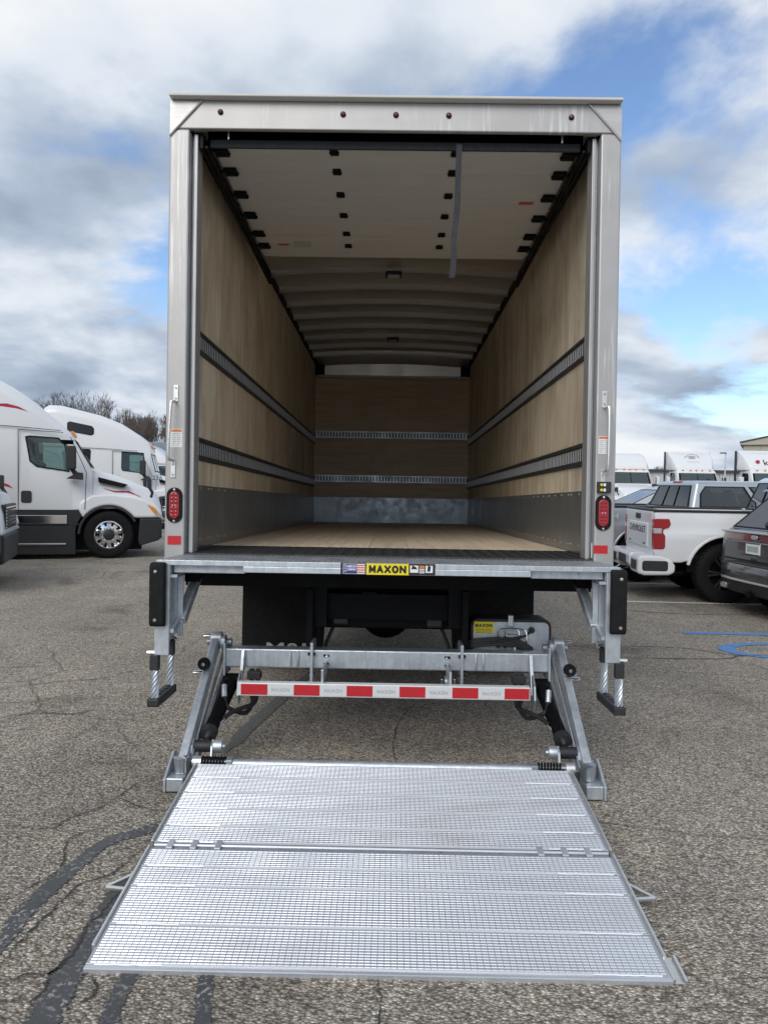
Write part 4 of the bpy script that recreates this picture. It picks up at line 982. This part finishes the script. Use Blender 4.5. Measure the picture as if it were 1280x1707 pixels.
    B(-.40,.0,-.72,.72,.36,.80).build('bumper', tg, t, .05, seg=3)
    gr = B(-.1,.004,-.55,.55,.86,1.22).build('grille', M['black plastic'], t, .02)
    for k in range(7): B(-.05,.016,-.53,.53,.88+.048*k,.90+.048*k).build('grille_bar', M['chrome'], gr)
    # windscreen on the cab's raked front, windows opened through the shell
    (xa, za), (xb, zb_) = roof[0], roof[1]
    cutters = [MB().prism(door_q, 'y', -1.4, 1.4)]
    if not day: cutters += [MB().box(-2.62, -1.0, -.90, .90, za+.06, zb_-.05), MB().box(-2.9, -1.75, -1.08, 1.08, 1.5, 2.40)]
    else: cutters += [MB().box(-2.62, -1.0, -.90, .90, za+.05, zb_-.04), MB().box(-2.75, -1.72, -.98, .98, 1.5, 2.42)]
    cut(cab, cutters)
    for y_ in (-.55, .55): seat(t, -2.35, y_, 1.35, M['seat cloth'], 1)
    MB().lathe([(.20,-.015),(.225,0),(.20,.015),(.18,0),(.20,-.015)], (-1.80, .55, 1.80), (-1,0,.7), 20).build('steering_wheel', M['black plastic'], t, smooth=True)
    B(-1.72,-1.5,-.95,.95,1.55,1.84).build('dashboard', M['black plastic'], t, .03)
    cor = [(xa,-1.02,za),(xa,1.02,za),(xb,.98,zb_),(xb,-.98,zb_)]
    ws, _, inn = ring_plate('windscreen', M['black rubber'], t, cor, [(.01,.0),(.99,.0),(.98,1.0),(.02,1.0)], .90, -.01, .012)
    plate('pane', M['clear glass'], ws, cor, inn, .004, .008)
    plate('windscreen_post', M['black paint'], ws, cor, [(.492,.0),(.508,.0),(.508,1),(.492,1)], .01, .02)
    for k in (-.7,-.3,0,.3,.7): B(roof[2][0]-.02, roof[2][0]+.05, k-.05, k+.05, roof[2][1]-.02, roof[2][1]+.045).build('roof_marker', M['amber lens'], cab, .01)
    # chassis and drive wheels behind
    if full:
        B(xr-2.6, -1.2, -.45, .45, .62, .86).build('chassis_rail', M['black paint'], t)
        for xx in (xr-.5, xr-1.8):
            for s in (-1,1): wheel(t, (xx, s*.98, .485), .485, .3, s, M['chrome'], 'truck', 'drive_wheel')
    if fairing:
        kind = fairing
        rings = [sec(-1.95,2.60,2.72,1.0,.9,.05), sec(-2.15,2.60,2.95,1.06,1.0,.08), sec(-2.45,2.60,3.3,1.12,1.08,.10), sec(-2.8,2.60,3.55,1.16,1.12,.10), sec(-3.0,2.60,3.62,1.18,1.14,.10)]
        if kind == 'smooth': rings = [sec(-1.78,2.60,2.68,1.0,.92,.03), sec(-2.0,2.60,3.05,1.02,.94,.10), sec(-2.25,2.60,3.35,1.0,.90,.14), sec(-2.6,2.60,3.45,.98,.88,.14), sec(-3.0,2.6,3.42,.96,.84,.14)]
        rf_ = MB().loft(rings).build('roof_fairing', w_, t, smooth=True)
        for s in (-1,1): B(-3.2 if s < 0 else -3.5,-2.96,*sorted((s*1.2,s*1.17)),.95,3.6 if kind != 'smooth' else 2.7).build('side_extender', w_ if s > 0 or kind == 'smooth' else M['trim grey'], t, .01)
        if kind == 'scoop':
            MB().loft([[(x + d*.0, y*1.0, z) for y, z in rrect(-.78,.78,z0,z1,.12)] for x, d, z0, z1, z in ()] or [[(-2.62,y,z) for y, z in rrect(-.80,.80,2.95,3.5,.15)], [(-2.9,y,z) for y, z in rrect(-.6,.6,3.0,3.45,.1)]]).build('fairing_recess', w_, rf_, smooth=True)
    return t
def at(world, local, rz):
    v = Matrix.Rotation(rz, 3, 'Z') @ Vector(local); return (world[0]-v.x, world[1]-v.y, 0)
tractor('white sleeper tractor with red swooshes beside the rounded tractor, whole front wheel showing', at(G(182,931), (-1.07,-1.17,0), rad(20)), rad(20))
tractor('white tractor nose with dark bumper in front of the red-swoosh tractor', at(Wp(3,880,10.9), (-.03,-.75,0), rad(19)), rad(19))
VW = [[(-4.15,3.44),(-4.08,3.49),(-3.40,3.36),(-3.33,3.28),(-3.33,3.10),(-3.42,3.05),(-4.08,3.16),(-4.15,3.22)], [(-3.84,2.62),(-3.46,2.61),(-3.42,2.55),(-3.44,2.24),(-3.48,2.19),(-3.68,2.22)],
      [(-2.47,2.55),(-1.78,2.53),(-1.74,1.84),(-2.44,1.92),(-2.48,2.0)]]
tv = tractor('white sleeper tractor with rounded roof and two small dark sleeper windows behind red-swoosh tractor', at(G(276,882), (-1.07,-1.17,0), rad(13)), rad(13), ROUNDED, swoosh=False, win=VW)
text('236', 'fleet_number', M['label black'], tv, (-1.33, -1.215, 1.70), .22)
# day cabs standing nose-on far behind the parked cars
RZ = -math.pi/2
dc = 'white day cab tractors parked in a row'
t1 = tractor('white day cab with plain rounded roof fairing left of the scooped day cab', (12.4, 35.5-1.4, 0), RZ, DAYCAB, dc, False, False, fairing='smooth')
t2 = tractor('white day cab with scooped roof fairing carrying a grey arched emblem', (15.85, 35.5-1.4, 0), RZ, DAYCAB, dc, False, False, fairing='scoop')
t3 = tractor('white day cab with roof fairing lettered kp and a small red mark', (18.75, 33.5-1.4, 0), RZ, DAYCAB, dc, False, False, fairing='scoop')
def front_text(s_, par, y, z, x, size, mt, rake=.95): return text(s_, 'fairing_lettering', mt, par, (x, y, z), size, rot=(rake, 0, math.pi/2))
text('kp', 'fairing_lettering', M['label black'], t3, (-2.17,.05,2.98), .55, rot=(.85,0,math.pi/2), bold=.006)
MB().prism(rrect(-.58,-.42,2.95,3.11,.05), 'x', -2.21, -2.10).build('fairing_mark', M['swoosh red'], t3)
m = MB()
m.tube([(-2.42+.16*math.cos(rad(a))*0 + (.0), .42*math.cos(rad(a)), 3.19 + .26*math.sin(rad(a))) for a in range(10, 171, 10)], .018, 5)
for y in (-.12, 0, .1): m.box(-2.45,-2.36,y-.05,y+.05,3.18,3.36)
m.box(-2.30,-2.22,-.35,.35,3.03,3.055)
m.build('fairing_emblem', M['label grey'], t2)

# ---------------------------------------------------------------- pickups
def swell(o, hw, levels, fn):
    """cut a flat side at the given heights and move its outer skin to fn(z) times its distance from the middle"""
    import bmesh
    bm = bmesh.new(); bm.from_mesh(o.data)
    for z in levels:
        g = bm.verts[:] + bm.edges[:] + bm.faces[:]; bmesh.ops.bisect_plane(bm, geom=g, plane_co=(0,0,z), plane_no=(0,0,1))
    for v in bm.verts:
        if abs(v.co.y) > hw - .005: v.co.y *= fn(v.co.z)
    bm.to_mesh(o.data); bm.free()
    o.data.polygons.foreach_set('use_smooth', [True]*len(o.data.polygons)); o.data.set_sharp_from_angle(angle=rad(32))
PROF = [(.40,.955),(.55,.975),(.72,.992),(.88,1.0),(.97,1.003),(1.0,.988),(1.10,.985),(1.20,.980),(1.30,.965)]
def prof(z):
    for (a, u), (b_, w_) in zip(PROF, PROF[1:]):
        if z <= b_: return u + (w_-u)*max(0, (z-a))/(b_-a)
    return PROF[-1][1]
def pickup(label, loc, rz, paint, bedlen=1.75, lift=0, badge=None, side_badge=None, rim=None, group=None):
    t = empty('pickup_truck', loc, rz, label, 'pickup', group); pm = paint; HW = .94; RB = .42
    xc = bedlen + .10; xw = 1.0; xf = xc + 2.75; zr = 1.28
    body = []
    for s in (-1, 1):
        poly = [(.03,.60),(.0,.72),(.0,zr-.03),(.03,zr),(xc-.02,zr),(xc-.02,.50),(xw+.55,.50)] + arc_pts(xw,.42,.52,11,160,14) + [(xw-.62,.56),(.2,.56)]
        bs = MB().prism(poly, 'y', *sorted((s*HW, s*(HW-.13)))).build('bed_side', pm, t, .025, seg=3, smooth=True); swell(bs, HW, [q[0] for q in PROF], prof)
        MB().prism(arc_pts(xw,.42,.56,6,168,16) + arc_pts(xw,.42,.515,168,6,16), 'y', *sorted((s*(HW+.004), s*(HW-.05)))).build('arch_lip', pm, bs, .012, seg=2, smooth=True)
        MB().prism([(.0,zr+.001),(xc-.02,zr+.001),(xc-.02,zr+.03),(.0,zr+.03)], 'y', *sorted((s*(HW-.005), s*(HW-.12)))).build('rail_cap', M['black plastic'], bs, .01)
        MB().prism(arc_pts(xw,.42,.515,0,180,14), 'y', *sorted((s*(HW-.14), s*(HW-.30)))).build('arch_liner', M['black paint'], t)
        poly = [(xc,.48),(xc,1.27),(xf-.35,1.27),(xf+.3,1.22),(xf+.95,1.12),(xf+1.05,.9),(xf+1.05,.45),(xf+.95,.42)] + arc_pts(xf+.48,.40,.5,8,172,14) + [(xf-.1,.46)]
        cs_ = MB().prism(poly, 'y', *sorted((s*HW, s*.5))).build('cab_side', pm, t, .03, seg=3, smooth=True); swell(cs_, HW, [q[0] for q in PROF], prof)
        wheel(t, (xw, s*.80, RB), RB, .27, s, rim or M['black plastic'], 'alloy', 'rear_wheel'); wheel(t, (xf+.48, s*.80, RB), RB, .27, s, rim or M['black plastic'], 'alloy', 'front_wheel')
        for a_, b__ in (((xc+.02,.5),(xc+.02,1.26)),((xc+1.02,.5),(xc+1.02,1.26)),((xc+2.0,.5),(xc+2.0,1.26))):
            MB().bar((a_[0], s*HW, a_[1]), (b__[0], s*HW, b__[1]), .008, .01, (0,1,0)).build('door_seam', M['black paint'], t)
        # tail lamp: tall, stepped, wrapping the corner
        tl = MB().prism([(-.012,zr-.10),(.20,zr-.10),(.22,zr-.17),(.20,zr-.22),(.12,zr-.25),(.12,zr-.30),(.15,zr-.34),(.15,zr-.50),(.13,zr-.53),(-.012,zr-.53)], 'y', *sorted((s*(HW+.01), s*(HW-.115)))).build('tail_lamp', M['red lens'], t, .012, seg=3)
        B(-.016, .10, *sorted((s*(HW+.012), s*(HW-.10))), zr-.31, zr-.235).build('reverse_lamp', M['lamp clear'], tl, .008)
    B(.12, xc-.02, -.80, .80, .62, .66).build('bed_floor', M['black plastic'], t); B(xc-.07, xc-.025, -.81, .81, .66, 1.25).build('bed_head', pm, t)
    B(xc+.0, xf+1.0, -.5, .5, .42, 1.12).build('cab_floor', pm, t, .05)
    B(.2, xf+.9, -.45, .45, .32, .58).build('chassis_rail', M['black paint'], t)
    MB().cyl((xw,-.8,RB), (xw,.8,RB), .05, 10).build('rear_axle', M['black paint'], t); MB().lathe([(0,-.17),(.12,-.12),(.15,0),(.12,.12),(0,.17)], (xw,0,RB), (1,0,0), 14).build('differential', M['black paint'], t, smooth=True)
    tg_ = B(-.012, .08, -(HW-.12), HW-.12, .645, zr+.0).build('tailgate', pm, t, .02, seg=3)
    B(-.03, -.005, -.62, .62, .76, 1.10).build('tailgate_panel', pm, tg_, .018, seg=3)
    B(-.012, .09, -(HW-.12), HW-.12, zr+.002, zr+.03).build('tailgate_cap', M['black plastic'], tg_, .01)
    hd = B(-.028, -.005, -.14, .14, zr-.13, zr-.05).build('tailgate_handle', M['black plastic'], tg_, .012)
    if badge:
        text(badge, 'tailgate_lettering', M['badge dark'], tg_, (-.0325, 0, 1.00), .135, rot=(math.pi/2,0,-math.pi/2), bold=.002, sx=1.4)
        B(-.034,-.029,-.52,-.40,.79,.81).build('badge', M['badge dark'], tg_); B(-.034,-.029,.40,.52,.79,.81).build('badge', M['badge dark'], tg_)
    if side_badge: text(side_badge, 'side_lettering', M['label grey'], t, (.42, -(HW+.004), 1.12), .15, bold=.004, sx=1.2)
    # bumper with step pockets
    bm_ = MB().prism([(-.24,.50),(-.24,.62),(-.20,.66),(.04,.66),(.04,.40),(-.12,.40),(-.20,.44)], 'y', -.46, .46).build('rear_bumper', pm, t, .02, seg=3)
    for s in (-1, 1):
        c_ = MB().prism([(-.22,.40),(-.22,.60),(-.19,.655),(.10,.655),(.24,.60),(.30,.52),(.30,.42),(.22,.38),(-.12,.37)], 'y', *sorted((s*(HW+.0), s*.44))).build('bumper_corner', pm, bm_, .035, seg=3)
        MB().prism(rrect(-.16,.20,.435,.585,.04), 'y', *sorted((s*(HW+.006), s*.6))).build('bumper_pocket', M['black plastic'], bm_, .01)
        B(-.226,-.18,*sorted((s*.86,s*.52)),.44,.58).build('bumper_pocket', M['black plastic'], bm_, .01)
    B(-.246,-.20,-.26,.26,.47,.61).build('plate_recess', M['black plastic'], bm_, .01)
    hk = B(-.22, .2, -.05, .05, .30, .38).build('tow_hitch', M['black paint'], t, .01)
    MB().tube(spline([(-.10,.22,.38),(-.26,.22,.30),(-.30,.16,.36),(-.24,.14,.42)], 5), .012, 6).build('hitch_chain', M['galvanised'], hk, smooth=True)
    MB().cyl((.1,-.62,.38), (.55,-.62,.40), .045, 12).build('exhaust', M['black paint'], t, smooth=True)
    # cab greenhouse
    z0, z1 = 1.26, 1.70 + lift; bx0, bx1, tx0, tx1 = xc+.02, xf-.05, xc+.17, xf-.85; yb, yt = .90, .74
    def rr_(x0, x1, y, z, r): return [(p[0], p[1], z) for p in rrect(x0, x1, -y, y, r, 4)]
    MB().loft([rr_(bx0,bx1,yb,z0,.08), rr_(tx0,tx1,yt,z1,.08), rr_(tx0+.06,tx1-.08,yt-.06,z1+.045,.08), rr_(tx0+.2,tx1-.25,yt-.25,z1+.058,.08)]).build('cab_roof', pm, t, smooth=True, ang=30)
    gh = bpy.data.objects[[o.name for o in col.objects][-1]]; cutters = []
    cr_ = [(bx0,yb,z0),(bx0,-yb,z0),(tx0,-yt,z1),(tx0,yt,z1)]
    rw, w3, inn = ring_plate('rear_window', M['black rubber'], t, cr_, [(.04,.06),(.96,.06),(.93,.93),(.07,.93)], .93, -.03, .008)
    plate('pane', M['privacy glass'], rw, cr_, inn, 0, .004)
    cutters.append(MB().prism([(v.y, v.z) for v in w3], 'x', bx0-.3, bx1+.3))
    for u in (.36, .63): plate('window_divider', M['black paint'], rw, cr_, [(u,.09),(u+.012,.09),(u+.012,.90),(u,.90)], .0, .016)
    for s in (-1, 1):
        q = [(bx0,s*yb,z0),(bx1,s*yb,z0),(tx1,s*yt,z1),(tx0,s*yt,z1)]
        if s > 0: q = [q[1], q[0], q[3], q[2]]
        f_ = (lambda pl: pl) if s < 0 else (lambda pl: [(1-u, v) for u, v in pl])
        for poly in ([(.06,.08),(.46,.08),(.49,.90),(.10,.90),(.055,.6)], [(.50,.08),(.90,.08),(.90,.45),(.95,.90),(.53,.90)]):
            sw_, w3, inn = ring_plate('side_window', M['black rubber'], t, q, f_(poly), .93, -.03, .008)
            plate('pane', M['privacy glass'] if poly[0][0] < .2 else M['clear glass'], sw_, q, inn, 0, .004)
            if s < 0: cutters.append(MB().prism([(v.x, v.z) for v in w3], 'y', -1.2, 1.2))
    cutters.append(MB().box(bx0+.18, bx1-.75, -.70, .70, 1.2, z1-.03)); cut(gh, cutters)
    for x_ in (xc+.55, xc+1.5):
        for y_ in (-.38, .38): seat(t, x_, y_, .78, M['seat cloth'], 1)
    fq = [(bx1,-yb,z0),(bx1,yb,z0),(tx1,yt,z1),(tx1,-yt,z1)]
    plate('windscreen', M['clear glass'], t, fq, [(.04,.05),(.96,.05),(.93,.95),(.07,.95)], 0, .004)
    B(tx0+.02, tx0+.10, -.16, .16, z1-.0, z1+.05).build('brake_lamp', M['red lens'], t, .015)
    MB().prism([(tx0+.5,z1+.05),(tx0+.66,z1+.05),(tx0+.64,z1+.10),(tx0+.58,z1+.10)], 'y', -.03, .03).build('antenna_fin', M['black plastic'], t, .01)
    return t
pk = pickup('white crew cab pickup with lettered tailgate and black wheels beside the grey SUV', (3.80, 7.37, 0), rad(-5), M['white paint'], 1.72, .05, badge='CHEVROLET', rim=M['badge dark'])
pk2 = pickup('silver crew cab pickup parked beyond the white pickup, dark bed rail', (3.22, 9.55, 0), rad(5), M['silver paint'], 1.72, 0, side_badge='4X4')

# ---------------------------------------------------------------- sport utility cars
def suv(label, loc, rz, paint, group=None, plate_no=True):
    t = empty('suv_car', loc, rz, label, 'SUV', group); HW = .93; R_ = .36
    st = [(.0,.62,.98,.80,.76,.06),(.03,.42,1.06,.86,.80,.08),(.12,.33,1.10,.91,.85,.09),(.35,.31,1.12,HW,.87,.09),(.9,.30,1.11,HW+.02,.88,.09),(1.6,.28,1.09,HW,.88,.09),(3.2,.28,1.06,HW,.86,.09),(3.9,.30,1.02,HW,.82,.12),(4.4,.34,.95,.90,.75,.14),(4.68,.42,.84,.80,.62,.14)]
    MB().loft([sec(*q, rb=.05) for q in st]).build('body', paint, t, smooth=True, ang=50)
    z0, z1 = 1.085, 1.60; bx0, bx1, tx0, tx1, yb, yt = .10, 3.55, .62, 2.45, .84, .64
    def rr_(x0, x1, y, z, r): return [(p[0], p[1], z) for p in rrect(x0, x1, -y, y, r, 4)]
    MB().loft([rr_(bx0,bx1,yb,z0,.10), rr_(tx0,tx1,yt,z1,.10), rr_(tx0+.1,tx1-.12,yt-.07,z1+.05,.1), rr_(tx0+.3,tx1-.4,yt-.25,z1+.065,.1)]).build('roof', paint, t, smooth=True, ang=30)
    gh = bpy.data.objects[[o.name for o in col.objects][-1]]; cutters = []
    q = [(bx0,yb,z0),(bx0,-yb,z0),(tx0,-yt,z1),(tx0,yt,z1)]
    rw, w3, inn = ring_plate('rear_window', M['black rubber'], t, q, [(.05,.05),(.95,.05),(.94,.86),(.06,.86)], .94, -.03, .006)
    plate('pane', M['privacy glass'], rw, q, inn, 0, .004); cutters.append(MB().prism([(v.y, v.z) for v in w3], 'x', -.3, 4.0))
    MB().prism([(tx0-.20,z1-.02),(tx0+.15,z1+.03),(tx0+.15,z1+.055),(tx0-.18,z1+.005)], 'y', -.60, .60).build('spoiler', paint, t, .01)
    wp_ = MB().bar((.20,-.03,1.20), (.30,-.42,1.30), .03, .014, (-1,0,1)).build('wiper', M['black plastic'], rw); MB().lathe([(.05,0),(.045,.03),(0,.04)], (.17,0,1.17), (-1,0,.8), 12).build('wiper_hub', M['black plastic'], rw, smooth=True)
    fq = [(bx1,-yb,z0),(bx1,yb,z0),(tx1,yt,z1),(tx1,-yt,z1)]
    wsn, w3, inn = ring_plate('windscreen', M['black rubber'], t, fq, [(.04,.03),(.96,.03),(.94,.96),(.06,.96)], .95, -.03, .006); plate('pane', M['clear glass'], wsn, fq, inn, 0, .004)
    for s in (-1, 1):
        q = [(bx0,s*yb,z0),(bx1,s*yb,z0),(tx1,s*yt,z1),(tx0,s*yt,z1)]
        if s > 0: q = [q[1], q[0], q[3], q[2]]
        f_ = (lambda pl: pl) if s < 0 else (lambda pl: [(1-u, v) for u, v in pl])
        for poly in ([(.10,.10),(.24,.10),(.22,.86),(.14,.80)], [(.26,.08),(.53,.08),(.56,.90),(.24,.88)], [(.55,.08),(.90,.08),(.92,.55),(.95,.90),(.58,.90)]):
            sw_, w3, inn = ring_plate('side_window', M['black rubber'], t, q, f_(poly), .94, -.03, .006)
            plate('pane', M['privacy glass'] if poly[0][0] < .5 else M['clear glass'], sw_, q, inn, 0, .004)
            if s < 0: cutters.append(MB().prism([(v.x, v.z) for v in w3], 'y', -1.2, 1.2))
        if s < 0: cutters.append(MB().box(.65, 2.55, -.58, .58, 1.05, z1-.03))
        else:
            cut(gh, cutters)
            for x_ in (1.15, 2.1):
                for y_ in (-.36, .36): seat(t, x_, y_, .72, M['seat cloth'], 1)
        for xw in (.92, 3.72):
            MB().lathe([(.41,-.02),(.41,.025),(.36,.03)], (xw, s*.925, .37), (0,s,0), 28).build('arch_trim', M['black plastic'], t, smooth=True)
            MB().cyl((xw,s*.70,.37), (xw,s*.932,.37), .385, 24).build('arch_liner', M['black paint'], t)
            wheel(t, (xw, s*.86, R_), R_, .23, s, M['galvanised'], 'alloy', 'wheel')
        MB().prism(rrect(3.0,3.2,1.12,1.26,.04), 'y', *sorted((s*.93,s*1.08))).build('mirror', paint, t, .03)
        # lamp band wraps the corner
        MB().loft([[(x, s*y, z) for z in (.96,1.045)] + [(x+.03, s*(y-.03), z) for z in (1.045,.96)] for x, y in ((-.012,.10),(-.006,.45),(.0,.72),(.045,.845),(.16,.915),(.42,.935))]).build('tail_lamp', M['tail red'], t, smooth=True)
    B(-.022,.04,-.78,.78,1.05,1.075).build('chrome_strip', M['aluminium'], t, .008); MB().prism(rrect(-.07,.07,.985,1.035,.024), 'x', -.026, -.01).build('oval_badge', M['aluminium'], t, .004)
    gt = MB().prism([(-.02,.72),(-.02,.95),(.06,.98),(.06,.62)], 'y', -.70, .70).build('tailgate', paint, t, .02, seg=3)
    B(-.032,-.015,-.30,.30,.78,.945).build('plate_recess', paint, gt, .01)
    pl = B(-.040,-.030,-.155,.155,.79,.94).build('licence_plate', M['label white'], t, .004)
    B(-.0425,-.0405,-.12,.12,.83,.90).build('plate_marking', M['plate green'], pl); B(-.0435,-.0395,-.155,.155,.79,.80).build('plate_frame', M['black plastic'], pl); B(-.0435,-.0395,-.155,.155,.93,.94).build('plate_frame', M['black plastic'], pl)
    B(-.032,-.015,-.06,.06,.715,.745).build('tailgate_handle', M['black plastic'], gt, .008)
    text('TITANIUM', 'tailgate_lettering', M['aluminium'], gt, (-.0235,-.50,.735), .05, rot=(math.pi/2,0,-math.pi/2), bold=.001)
    YS = [(-.925,.34),(-.90,.22),(-.84,.12),(-.70,.05),(-.40,.01),(0,0),(.40,.01),(.70,.05),(.84,.12),(.90,.22),(.925,.34)]
    sweep = lambda prof_, k=1: MB().loft([[(x + xo*max(0, 1-max(0, x)/.5), y*k, z) for x, z in prof_] for y, xo in YS])
    bpq = sweep([(-.07,.43),(-.095,.52),(-.085,.60),(-.05,.655),(.03,.675),(.45,.66),(.5,.34),(.02,.33)]).build('rear_bumper', paint, t, .015, seg=3, smooth=True)
    sweep([(-.095,.435),(-.10,.45),(-.085,.462),(.40,.455),(.40,.43)]).build('bumper_trim', M['aluminium'], bpq, smooth=True)
    sweep([(-.03,.28),(-.07,.34),(-.075,.43),(.42,.42),(.42,.27)], .985).build('bumper_valance', M['black plastic'], bpq, smooth=True)
    sweep([(-.06,.655),(-.045,.672),(.02,.69),(.3,.69),(.3,.66)], .97).build('bumper_step', M['black plastic'], bpq, smooth=True)
    hk = B(-.10,.2,-.04,.04,.26,.34).build('tow_hitch', M['black paint'], t, .01)
    for y in (-.62,.62): MB().prism(rrect(y-.08,y+.08,.31,.38,.03), 'x', -.06, .05).build('exhaust_tip', M['chrome'], bpq, .006)
    for y in (-.48, .48): MB().bar((.75,y,1.665), (2.3,y,1.665), .035, .035).build('roof_rail', M['black plastic'], t, .01)
    return t
mat('tail red', (.20,.075,.08), .15, coat=1, var=.1); mat('plate green', (.35,.45,.42), .5, var=.3, scale=60)
suv('dark grey SUV with chrome trim and licence plate beside the white pickup', (4.56, 5.2, 0), rad(6), M['graphite paint'])
suv('pale silver SUV facing the aisle beyond the silver pickup', (7.95, 11.9, 0), rad(182), M['pale silver paint'])
suv('white SUV parked in the row in front of the day cabs', (5.8, 19.0, 0), rad(180), M['white paint'])
# ================================================================ far things
mat('trailer grey', (.20,.23,.26), .5, var=.1); mat('cladding', (.50,.51,.52), .6, var=.04, scale=.5); mat('roof trim', (.05,.05,.055), .6); mat('tan cladding', (.42,.40,.33), .6, var=.05, scale=.4)
mat('bark', (.17,.145,.125), .9, var=.3, scale=5)
def warehouse(label, x0, x1, y0, y1, h, ridge, wallm, step, doors, name='warehouse', rz=0):
    hx = (x1-x0)/2; t = empty(name, (x0 + hx*math.cos(rz), y0 + hx*math.sin(rz), 0), rz, label, 'building')
    n = int(2*hx/step)
    base = B(-hx, hx, .06, y1-y0, 0, h).build('wall', wallm, t)
    for i in range(n):
        a = -hx + i*2*hx/n; B(a+.01, a+2*hx/n-.01, 0, .059, .0, h).build('wall_panel', wallm, base, .01, seg=1)
    MB().prism([(-hx-.3,h),(hx+.3,h),(hx+.3,h+.25),(0,h+ridge+.25),(-hx-.3,h+.25)], 'y', -.3, y1-y0+.3).build('roof', M['roof trim'] if ridge < 1 else wallm, t)
    if ridge >= 1:
        for s in (-1,1): MB().bar((s*(hx+.35),-.33,h+.25), (0,-.33,h+ridge+.28), .1, .14).build('roof_trim', M['roof trim'], t)
    for d in doors:
        dr = B(d-1.8, d+1.8, -.05, -.001, 0, h*.72).build('dock_door', M['door white'], t)
        for k in range(5): B(d-1.75, d+1.75, -.06, -.051, .3+k*.5, .34+k*.5).build('door_rib', M['label grey'], dr)
    return t
warehouse('long low pale grey warehouse with dark roof trim behind the day cabs', 8, 46, 70.5, 95, 3.25, .0, M['cladding'], 1.9, (20.2, 12.5, 5.0, -5.0))
warehouse('tall tan metal building with shallow gable behind the kp day cab', 36.4, 62, 76, 110, 6.3, 2.9, M['tan cladding'], 1.6, (4,), rz=rad(-26))
# grey box trailer behind the rounded tractor
t = empty('semi_trailer', (-15.6, 43, 0), 0, 'grey box trailer standing behind the rounded white tractor', 'trailer')
bx = B(-6.2, 2.55, 0, 2.5, 1.15, 4.0).build('trailer_box', M['trailer grey'], t, .03)
for i in range(10): B(-6.0+.85*i, -5.95+.85*i, -.02, -.001, 1.2, 3.95).build('side_post', M['trailer grey'], bx)
B(-6.2, 2.56, -.03, 2.53, 1.0, 1.149).build('side_rail', M['black paint'], t)
for x in (-5.2,-4.0):
    for y, s in ((.2,-1),(2.3,1)): wheel(t, (x, y, .49), .49, .28, s, wh, 'truck')
B(1.2,1.3,.5,2.0,0.02,1.0).build('landing_leg', M['black paint'], t)
tractor('small white tractor parked beside the grey trailer', (-14.0+3.4, 40.4, 0), 0, swoosh=False)
# light pole
t = empty('light_pole', (30.3, 66, 0), 0, 'thin grey light pole beside the day cabs', 'pole')
MB().cyl((0,0,0), (0,0,4.9), .09, 8, .05).build('shaft', M['galvanised'], t, smooth=True); MB().cyl((0,0,0), (0,0,.4), .22, 10).build('base', M['cladding'], t); B(-.5,.05,-.12,.12,4.9,5.0).build('lamp_head', M['trim grey'], t, .02)
# bare trees
def bare_tree(label, loc, h, seed, spread=.55, up=.25, group=None, name='bare_tree', levels=7):
    rnd = random.Random(seed); t = empty(name, loc, 0, label, 'tree', group); trunk = MB(); crown = MB()
    def grow(p, d, ln, r, lv):
        pts = [p]; k = 3 if lv < 4 else 2
        for i in range(k):
            d = (d + Vector((rnd.uniform(-1,1), rnd.uniform(-1,1), rnd.uniform(-.3,.8)))*.13).normalized(); pts.append(pts[-1] + d*ln/k)
        (trunk if lv == 0 else crown).tube(pts, [r*(1-.28*i/k) for i in range(k+1)], 7 if lv == 0 else (5 if lv < 2 else 3), close=lv < 2)
        if lv >= levels: return
        nb = rnd.choice((3,4)) if lv < 2 else rnd.choice((2,3,3))
        for i in range(nb):
            a = rnd.uniform(0, 2*math.pi); s_ = spread*rnd.uniform(.55,1.25)
            o_ = d.orthogonal().normalized(); o_.rotate(Matrix.Rotation(a, 3, d))
            nd = (d + o_*s_ + Vector((0,0,up))).normalized()
            j = min(k, rnd.choice((2,3,3))) if lv else k
            grow(pts[j], nd, ln*rnd.uniform(.62,.84), max(.008, r*.60), lv+1)
    grow(Vector((0,0,-.05)), Vector((0,0,1)), h*.24, h*.020, 0)
    k = h/max(v[2] for v in crown.v)
    for m_ in (trunk, crown): m_.v = [(v[0]*(.35+.65*k), v[1]*(.35+.65*k), v[2]*k) for v in m_.v]
    trunk.build('trunk', M['bark'], t, smooth=True); crown.build('crown', M['bark'], t)
    return t
tp = [(85,672,58,1.0),(112,655,62,.5),(140,652,57,.55),(163,668,66,.5),(188,690,60,.45),(205,682,70,.4),(222,694,58,.4),(236,684,66,.4),(252,690,60,.4),(266,688,72,.4),(280,690,58,.4),(296,690,66,.4),(60,690,74,.6),(318,700,66,.45)]
for i, (px, py, D, sp_) in enumerate(tp):
    q = Wp(px, py, D); bare_tree('broad leafless tree behind the rounded white tractor roof' if i < 4 else 'slender upright leafless tree in the row behind the rounded tractor cab', (q.x, q.y, 0), q.z*1.02, 11+i, sp_ if i < 4 else .42, .22 if i < 4 else .5, 'broad bare trees' if i < 4 else 'slender bare trees')
for i, (px, D) in enumerate(((1096,150),(1104,160),(1090,155))):
    q = Wp(px, 776, D); bare_tree('leafless tree beyond the grey warehouse', (q.x, q.y, 0), q.z, 51+i, .6, .2, 'bare trees beyond the warehouse', levels=5)

# no deeper than thing > part > sub-part: a piece that has pieces of its own becomes a part
for top in [o for o in bpy.data.objects if o.parent is None]:
    again = True
    while again:
        again = False
        for part in list(top.children):
            for sub in list(part.children):
                if sub.children: sub.parent = top; again = True
